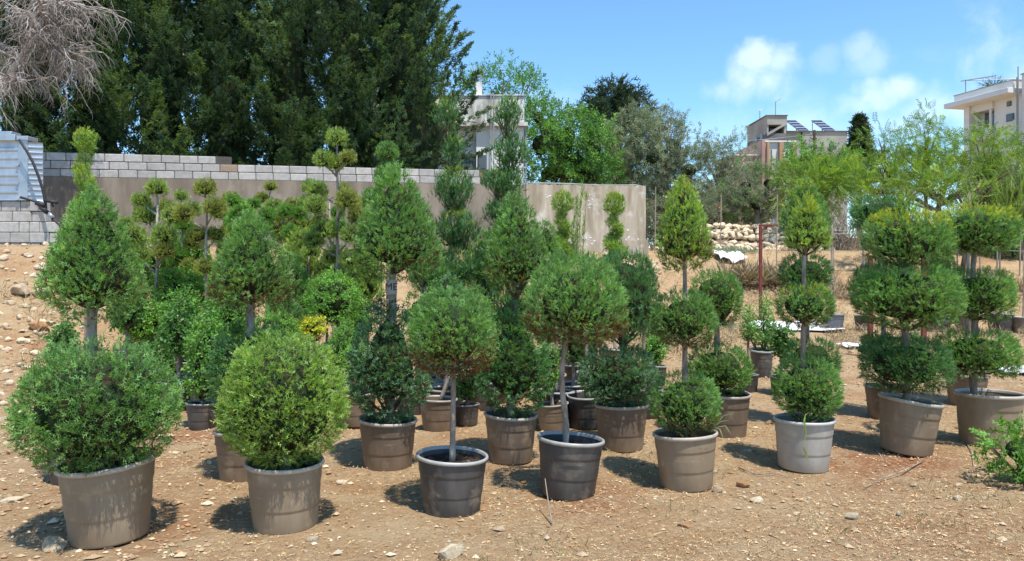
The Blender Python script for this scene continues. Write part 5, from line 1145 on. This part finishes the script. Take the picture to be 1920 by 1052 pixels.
# ---- pompom trees
def pompom(label, x, Y, poms, trunk, tr=.022, pal='pom', bark=BARK, kind='dark'):
    u = Y/F; X = (x-960)*u; zb = gz(X, Y); org = np.array([X, Y, zb]); root = thing('pompom_tree', label, 'pompom tree', (X, Y, zb), 0, 'pompom trees before the block wall'); make_pot(root, .40, kind, seg=24)
    Q = [np.array([0, 0, .28])]+[P3(a, b, Y)-org for a, b in trunk]; m = MB(); m.tube(Q, tr*np.linspace(1.1, .5, len(Q)), 8); m.build('trunk', bark, root, smooth_=True); Q = np.array(Q)
    zs = Q[:, 2]
    for (a, b, r) in poms:
        dy = rnd.uniform(-.25, .25) if abs(a-np.interp(-b, [-t[1] for t in trunk], [t[0] for t in trunk])) > 8 else 0
        c = P3(a, b, Y)-org+np.array([0, dy, 0]); z = max(.3, c[2]-r*u*1.6); a0 = np.array([np.interp(z, zs, Q[:, 0]), 0, z])
        pm = crown_shared(root, 'dome' if r > 15 else 'ball', c, r*u*.84, r*u*.76, pal=pal if rnd.random() < .75 else 'pomd', size=.026, dens=1.7, up=.5, lump=.1, name='pompom', cs=.84)
        MB().tube([a0, a0*.4+c*.6+np.array([0, 0, -.03]), c], [tr*.55, tr*.4, tr*.3], 6).build('branch', bark, root, smooth_=True)
    return root
pompom('pompom tree with a pale forked trunk, left one before the grey wall', 294, 9.2, [(294, 352, 20), (258, 374, 18), (266, 402, 25), (330, 402, 26), (262, 442, 22), (322, 440, 24), (270, 478, 22), (322, 470, 20), (262, 520, 20), (318, 520, 22)], [(293, 600), (292, 540), (296, 480), (294, 430), (296, 370)], BARKW and .026, bark=BARKW)
pompom('pompom tree with a brownish round top, second from the left', 386, 9.0, [(385, 352, 21), (408, 388, 22), (366, 440, 20), (400, 438, 19), (385, 500, 20), (350, 400, 20), (420, 470, 20)], [(388, 600), (386, 520), (386, 450), (388, 400), (384, 362)], .020, 'pomd')
pompom('tallest pompom tree, its top balls against the dark cypresses', 633, 8.8, [(632, 258, 21), (612, 300, 20), (628, 306, 18), (656, 297, 16), (590, 300, 0.1), (600, 388, 22), (658, 376, 24), (668, 405, 20), (586, 352, 20), (612, 430, 24), (664, 440, 22), (590, 450, 20), (615, 480, 22), (660, 486, 20)][:4]+[(600, 388, 22), (658, 376, 24), (668, 405, 20), (586, 352, 20), (612, 430, 24), (664, 440, 22), (590, 450, 20), (615, 480, 22), (660, 486, 20)], [(636, 600), (634, 520), (632, 440), (634, 380), (632, 320), (632, 270)], .024)
pompom('pompom tree with a single high ball above the tall green cone', 727, 9.4, [(726, 284, 22), (726, 326, 27), (700, 370, 22)], [(727, 560), (727, 400), (727, 300)], .022, 'green')
pompom('small pompom tree with two low balls just above the middle shrubs', 500, 12.2, [(508, 350, 12), (488, 371, 13), (470, 392, 14), (520, 390, 20)], [(500, 520), (500, 430), (506, 360)], .02)
pompom('pompom tree cluster left of the tallest pompom tree', 568, 11.4, [(582, 350, 17), (574, 380, 18), (545, 386, 20), (548, 412, 22), (520, 408, 20), (575, 420, 20), (530, 440, 22)], [(565, 560), (563, 470), (574, 400), (582, 360)], .022, 'pom')
pompom('short pompom tree between the two left pale trunks', 345, 11.5, [(340, 367, 13), (322, 388, 15), (362, 392, 18), (340, 415, 20)], [(345, 520), (342, 430), (340, 375)], .02)
pompom('pompom tree with green balls behind the pointed fresh shoots', 432, 11.8, [(432, 372, 16), (418, 400, 18), (456, 396, 20), (440, 425, 22)], [(435, 520), (434, 440), (432, 380)], .02)
pompom('bright green pompom tree between the two left ones, in front of the grey wall', 340, 10.0, [(346, 420, 17), (318, 446, 19), (358, 452, 19), (335, 478, 20), (362, 500, 18), (310, 500, 18)], [(340, 600), (340, 500), (342, 430)], .018, 'fresh')
pompom('bright pompom tree right of the brownish topped one', 440, 10.4, [(436, 378, 14), (452, 400, 17), (424, 412, 17), (448, 434, 19), (420, 446, 17)], [(440, 560), (438, 470), (436, 390)], .018, 'fresh')
pompom('low pompom cluster between the tallest pompom tree and the taped cones', 684, 10.6, [(680, 392, 17), (696, 420, 18), (672, 432, 17), (690, 456, 19), (676, 480, 18)], [(684, 560), (684, 470), (682, 400)], .018)
pompom('pompom cluster left of the tallest pompom tree, lower front', 590, 10.0, [(560, 446, 19), (590, 470, 18), (606, 500, 20), (570, 492, 20), (546, 474, 18)], [(580, 600), (580, 520), (578, 460)], .018)
pompom('pompom cluster right of the first egg crown, low before the wall', 244, 10.4, [(236, 420, 17), (256, 440, 18), (240, 468, 19), (262, 492, 18), (238, 516, 18)], [(246, 600), (246, 520), (242, 440)], .018)
pompom('dense pompom tree of small fresh balls, centre of the group before the grey wall', 535, 10.8, [(486, 384, 13), (508, 404, 16), (536, 396, 15), (560, 398, 15), (496, 424, 16), (524, 430, 17), (552, 436, 17), (580, 442, 16)], [(535, 560), (530, 470), (530, 400)], .018, 'fresh')
pompom('small fresh pompom tree between the tallest pompom tree and the second egg crown', 612, 10.9, [(606, 372, 14), (640, 352, 13), (628, 398, 15), (600, 412, 15), (642, 424, 16)], [(615, 560), (618, 460), (618, 380)], .018, 'fresh')
# ---- mid field bushes (potted)
def bush(label, x0, y0, x1, y1, Y, pal='green', shape='egg', tm=SPRAY, size=.055, D=.38, kind='dark', px=None, name='potted_shrub', cat='shrub', core=True, dens=1.4, **k):
    return topiary(label, (x0+x1)/2 if px is None else px, 0, D, kind, [(shape, x0, y0, x1, y1, pal, dict(size=size, tm=tm, dens=dens, core=core, **k))], Y=Y, tr=.018, name=name, cat=cat, seg=28, share=True)
LV = dict(tm=ROUND, size=.07, up=.3, lump=.3, jit=.9, dens=1.5, matl=None); LV.pop('matl')
bush('bright leafy shrub between the two egg crowns, left part', 222, 560, 312, 640, 8.6, 'fresh', 'ball', **LV)
bush('bright leafy shrub in a black pot behind the big round bush', 300, 540, 380, 660, 8.2, 'leafm', 'ball', **LV)
bush('leafy shrub with pale flower beside the egg crown trunk', 352, 580, 430, 700, 7.6, 'leafm', 'egg', **LV)
bush('glossy leafy shrub in a small charcoal pot between the two front bushes', 352, 600, 424, 762, 6.95, 'leafm', 'column', D=.30, px=380, **{**LV, 'size': .055})
bush('round fresh green shrub above the yellow variegated one', 572, 508, 676, 618, 8.0, 'fresh', 'ball', tm=LEAVES, size=.060, kind='blue', D=.36, px=650, lump=.15)
bush('small yellow green variegated shrub low among the green ones', 562, 590, 614, 644, 7.6, 'gold', 'ball', tm=ROUND, size=.05, lump=.3, jit=.9)
bush('dense dark bush behind the taped trunk tree, left', 596, 460, 690, 560, 10.2, 'green', 'egg')
bush('upright bush with lime tips left of the tallest pompom tree', 520, 420, 600, 560, 10.2, 'lime', 'egg', up=.6, yell=.3)
bush('broad green bush right behind the second egg crown', 500, 470, 590, 640, 8.8, 'green', 'egg')
bush('dense bush directly below the short pompom tree', 310, 420, 400, 560, 10.6, 'leafm', 'egg', **{**LV, 'dens': 1.2})
bush('pointed leafy shrub with light shoot tips behind the second egg crown', 408, 372, 500, 520, 10.4, 'fresh', 'cone', tm=LEAVES, size=.07, up=.6)
bush('mid green bush right of the first egg crown', 232, 440, 312, 560, 9.9, 'leafm', 'egg', tm=LEAVES, size=.06)
bush('dark green shrub right of the first egg crown trunk', 205, 520, 270, 630, 8.0, 'leafd', 'ball', **LV)
bush('tall dark cone right of the taped trunk tree, behind', 752, 372, 832, 540, 7.6, 'green', 'cone', up=.55, dens=1.5)
bush('dense bush between the tiered junipers', 870, 420, 950, 560, 9.2, 'green', 'egg', up=.55)
bush('loose grey green bush behind the left bare stem ball', 792, 500, 880, 620, 7.4, 'deep', 'egg', tm=WIDE, size=.07)
bush('green bush behind the upper right cone, at its shoulder', 996, 410, 1050, 500, 9.8, 'green', 'egg')
bush('light green bush between the bare stem ball and the stacked cones', 850, 530, 925, 660, 6.9, 'green', 'egg', up=.5, kind='brown', D=.36, px=822)
bush('upright wispy green juniper left above the bent stem ball', 1010, 480, 1075, 600, 7.2, 'fresh', 'column', tm=SPIKE, size=.08, up=.8)
bush('upright wispy green juniper between the bent stem ball and the tall crown', 1070, 468, 1130, 600, 7.0, 'fresh', 'column', tm=SPIKE, size=.08, up=.8)
bush('upright wispy green juniper right of the tall crown', 1180, 475, 1234, 610, 7.4, 'green', 'column', tm=SPIKE, size=.08, up=.8)
bush('dark bush under the wispy junipers', 1040, 590, 1110, 690, 7.6, 'deep', 'ball')
bush('small leafy shrub in a charcoal pot beside the straight bare stem', 852, 690, 900, 756, 7.1, 'leafd', 'ball', tm=ROUND, size=.05, D=.24, px=876, lump=.3)
bush('leafy shrub behind the bent bare stem', 1010, 640, 1052, 735, 6.9, 'leafm', 'column', tm=ROUND, size=.055, D=.30, kind='brown', px=1036, lump=.3)
bush('lighter green shrub right of the taped trunk cones', 640, 640, 700, 730, 7.1, 'fresh', 'ball', tm=LEAVES, size=.05, kind='brown', lump=.2)
bush('fresh green shrub at the right shoulder of the taped cones', 756, 545, 812, 640, 7.6, 'fresh', 'ball', tm=LEAVES, size=.06, lump=.2)
bush('low leafy shrub under the tall cone, between pots', 1204, 620, 1250, 690, 7.7, 'leafm', 'ball', **{**LV, 'size': .06}, kind='brown', D=.28)
bush('leafy shrub between the two ball topiary and the leafy red frame plant', 1385, 570, 1420, 650, 8.8, 'leafm', 'ball', **{**LV, 'size': .06, 'dens': .8}, D=.26, core=False)
bush('low round leafy plant left of the pale grey pot topiary', 1440, 600, 1490, 680, 8.6, 'leafd', 'ball', **{**LV, 'size': .06}, D=.26)
bush('dark bushy juniper filling the gap beneath the egg crown', 90, 600, 150, 700, 7.2, 'leafd', 'ball', **LV)
bush('leafy green filler shrub behind the taped trunk, left side', 640, 540, 700, 640, 8.6, 'leafm', 'egg', tm=LEAVES, size=.06)
bush('broad green shrub behind the bare stem ball, upper left', 770, 440, 850, 560, 8.9, 'green', 'egg', up=.5)
bush('bright shrub low between the taped cones and the bare stem ball', 790, 600, 850, 700, 7.6, 'leafm', 'ball', tm=LEAVES, size=.055, kind='brown')
bush('dense shrub behind the stacked dark cones, left shoulder', 880, 480, 930, 600, 8.3, 'deep', 'egg')
bush('green shrub between the stacked cones and the bent stem ball', 1000, 540, 1060, 650, 8.2, 'leafm', 'egg', tm=LEAVES, size=.055)
bush('low green shrub between the two left egg crowns, in shade', 250, 600, 340, 700, 9.6, 'leafm', 'ball', tm=LEAVES, size=.06)
bush('green bush high behind the low leafy shrubs, left of centre', 390, 500, 470, 600, 11.0, 'deep', 'egg')
bush('green bush behind the round fresh shrub', 540, 520, 610, 600, 10.8, 'leafm', 'egg', tm=LEAVES, size=.06)
bush('bushy green shrub beside the second egg crown trunk, right side', 500, 560, 580, 660, 8.0, 'green', 'egg')
bush('bush with lime shoots between the round fresh shrub and the taped trunk', 660, 470, 720, 580, 9.2, 'lime', 'egg', up=.6)
bush('dark green bush under the tall pompom tree', 600, 450, 650, 540, 11.6, 'deep', 'egg')
bush('dark bush before the grey wall, behind the left pompom trees', 300, 440, 370, 520, 12.6, 'deep', 'ball')
bush('dark bush before the grey wall, centre of the pompom group', 440, 440, 500, 510, 13.0, 'deep', 'ball')
bush('light green bush before the grey wall, right of the pompom group', 690, 400, 740, 480, 12.0, 'fresh', 'ball')
bush('dark bush left of the first pale forked pompom tree', 215, 430, 265, 520, 11.0, 'green', 'ball')
bush('fresh shrub behind the feathery ball, left side', 1095, 560, 1130, 660, 8.3, 'fresh', 'egg')
bush('wide leafy shrub in the middle of the left field, in front of the pompom trees', 290, 500, 390, 600, 9.4, 'fresh', 'ball', **LV)
bush('wide leafy shrub beside the second egg crown trunk, left side', 380, 540, 470, 660, 8.2, 'leafm', 'ball', **LV)
bush('fresh shrub low behind the yellow green ball bush', 470, 580, 560, 680, 7.4, 'fresh', 'ball', tm=LEAVES, size=.06)
bush('low dark shrub right of the round fresh shrub', 610, 600, 690, 700, 7.4, 'leafm', 'egg', tm=LEAVES, size=.055)
bush('dense shrub behind the straight stem ball, left shoulder', 800, 500, 870, 640, 8.0, 'green', 'egg', up=.5)
bush('dense shrub behind the straight stem ball, right shoulder', 880, 560, 940, 680, 7.8, 'leafm', 'egg', tm=LEAVES, size=.055)
bush('dense dark shrub deep between the tiered junipers and the stacked cones', 820, 540, 900, 650, 9.6, 'deep', 'egg')
bush('green shrub deep behind the bent stem ball', 1040, 520, 1130, 640, 8.9, 'green', 'egg', up=.6)
bush('tall dark shrub deep between the egg crowns', 300, 560, 370, 680, 7.8, 'leafd', 'egg', **LV)
bush('leafy shrub low left of the second egg crown pot', 250, 640, 330, 700, 9.0, 'leafm', 'ball', **LV)
def loose_plant():
    Y = CH*F/(706-HY); u = Y/F; x = 1428; X = (x-960)*u; t = thing('potted_shrub', 'small open branched leafy shrub in a charcoal pot on open ground', 'shrub', (X, Y, gz(X, Y))); make_pot(t, .315, 'dark', .36, seg=28); m = MB(); Ls = []
    for (ex, ey, n) in ((1400, 600, 110), (1432, 565, 200), (1442, 600, 160), (1412, 620, 90), (1436, 630, 160), (1392, 575, 50), (1446, 570, 90)):
        e = np.array([(ex-x)*u, rnd.uniform(-.1, .1), CH-(ey-HY)*u]); a = np.array([0, 0, .27]); m.tube([a, a*.6+e*.4+np.array([(ex-x)*u*.25, 0, -.02]), e], [.011, .008, .003], 6); k = R.uniform(.45, 1.05, n); P = a+(e-a)*k[:, None]+R.normal(0, .05, (n, 3)); cb, ct = cols('leafm', n)
        Ls.append(scatter(ROUND, P, unit(R.normal(0, 1, (n, 3))+[0, 0, .4]), R.uniform(.035, .065, n), cb, ct))
    m.build('stems', BARKD, t, smooth_=True); V, T, C = join(Ls); mesh_obj('leaves', V, T, LEAFG, t, None, C)
loose_plant()
# ---- empty looking or far nursery pots
def far_plant(label, x, Y, D, kind, poms, stem=True, stemtop=470, pal='deep', px=None, shape='ball'):
    u = Y/F; tiers = [(shape, a, b, c, d, pal, dict(size=.055, dens=1.2)) for a, b, c, d in poms]
    if tiers: return topiary(label, x, 0, D, kind, tiers, Y=Y, tr=.022, name='potted_topiary', cat='topiary', seg=24, share=True)
    X = (x-960)*u; t = thing('potted_sapling', label, 'sapling', (X, Y, gz(X, Y))); make_pot(t, D, kind, seg=24)
    if stem: zt = CH-(stemtop-HY)*u-gz(X, Y); MB().tube([(0, 0, .25), (.02, 0, zt*.5), (-.01, 0, zt)], [.016, .013, .006], 6).build('trunk', BARK, t)
    return t
far_plant('slate grey pot with a thin cane, leftmost of the far pot row', 1563, 16.7, .46, 'blue', [], stemtop=440)
far_plant('charcoal pot behind the left red post in the far row', 1620, 16.9, .44, 'dark', [], stemtop=455)
far_plant('slate pot with grey shine in the far row, between the three tier topiaries', 1761, 16.6, .52, 'blue', [(1735, 470, 1790, 530)])
far_plant('brown pot in the far row behind the rightmost topiary stem', 1812, 16.4, .50, 'brown', [(1790, 400, 1840, 470)])
far_plant('charcoal pot in the far row, right of the rightmost topiary middle tier', 1876, 16.5, .55, 'dark', [(1850, 395, 1898, 460)])
far_plant('last brown pot of the far row, cut by the right frame edge', 1918, 16.3, .46, 'brown', [], stemtop=440)
far_plant('brown pot with cut holes in shadow behind the straight bare stem', 826, 8.0, .40, 'brown', [(800, 600, 850, 690)])
far_plant('tall brown pot behind the feathery ball and the bent stem', 1092, 8.9, .36, 'dark', [(1070, 600, 1120, 680)])
far_plant('dark pot under the tall cone, half hidden by the feathery ball', 1228, 9.3, .30, 'dark', [(1210, 590, 1260, 665)])
far_plant('charcoal pot left of the small charcoal pot, behind the big round bush', 338, 8.1, .36, 'blue', [(300, 600, 350, 660)])
far_plant('brown pot with a pale leafed plant behind the big round bush', 282, 9.4, .34, 'brown', [(262, 580, 300, 626)])
# a few twigs lying about
def twig(label, pts, r=.003, m=BARK, Y=None):
    P = []
    for (x, y, h) in pts:
        Yg = CH*F/(y-HY) if Y is None else Y; P.append(np.array([(x-960)/F*Yg, Yg, 0 if Y is None else CH-(y-HY)/F*Yg]) + np.array([0, 0, gz((x-960)/F*Yg, Yg)*0+.012+h])) 
    c = P[0].copy(); o = MB().tube([p-c for p in P], np.linspace(r*1.3, r*.6, len(P)), 6).build('twig', m, None, c, True); return tag(o, label, 'twig')
twig('long thin curved twig on the soil right of the tilted pot', [(1808, 828, .0), (1822, 850, .01), (1826, 880, .0), (1815, 905, .0)], .004)
twig('thin dry stalk lying under the tilted pot', [(1730, 868, 0), (1690, 890, .01), (1650, 902, 0), (1620, 918, 0)], .004)
twig('short pale stick by the left foot of the tilted pot', [(1638, 842, 0), (1650, 858, .01), (1656, 868, 0)], .005)
twig('bare dead seedling standing in front of the bent stem pot', [(1035, 985, 0), (1030, 975, .06), (1026, 968, .12), (1022, 962, .2)], .004)
twig('thin fallen stick on bare soil left of the big round bush', [(30, 905, 0), (60, 893, .01), (95, 880, 0)], .005)
twig('curved dry stem at the foot of the pale grey pot', [(1385, 880, 0), (1420, 893, .0), (1450, 890, .0), (1480, 898, 0)], .004)
print('foliage triangles', TRI[0])
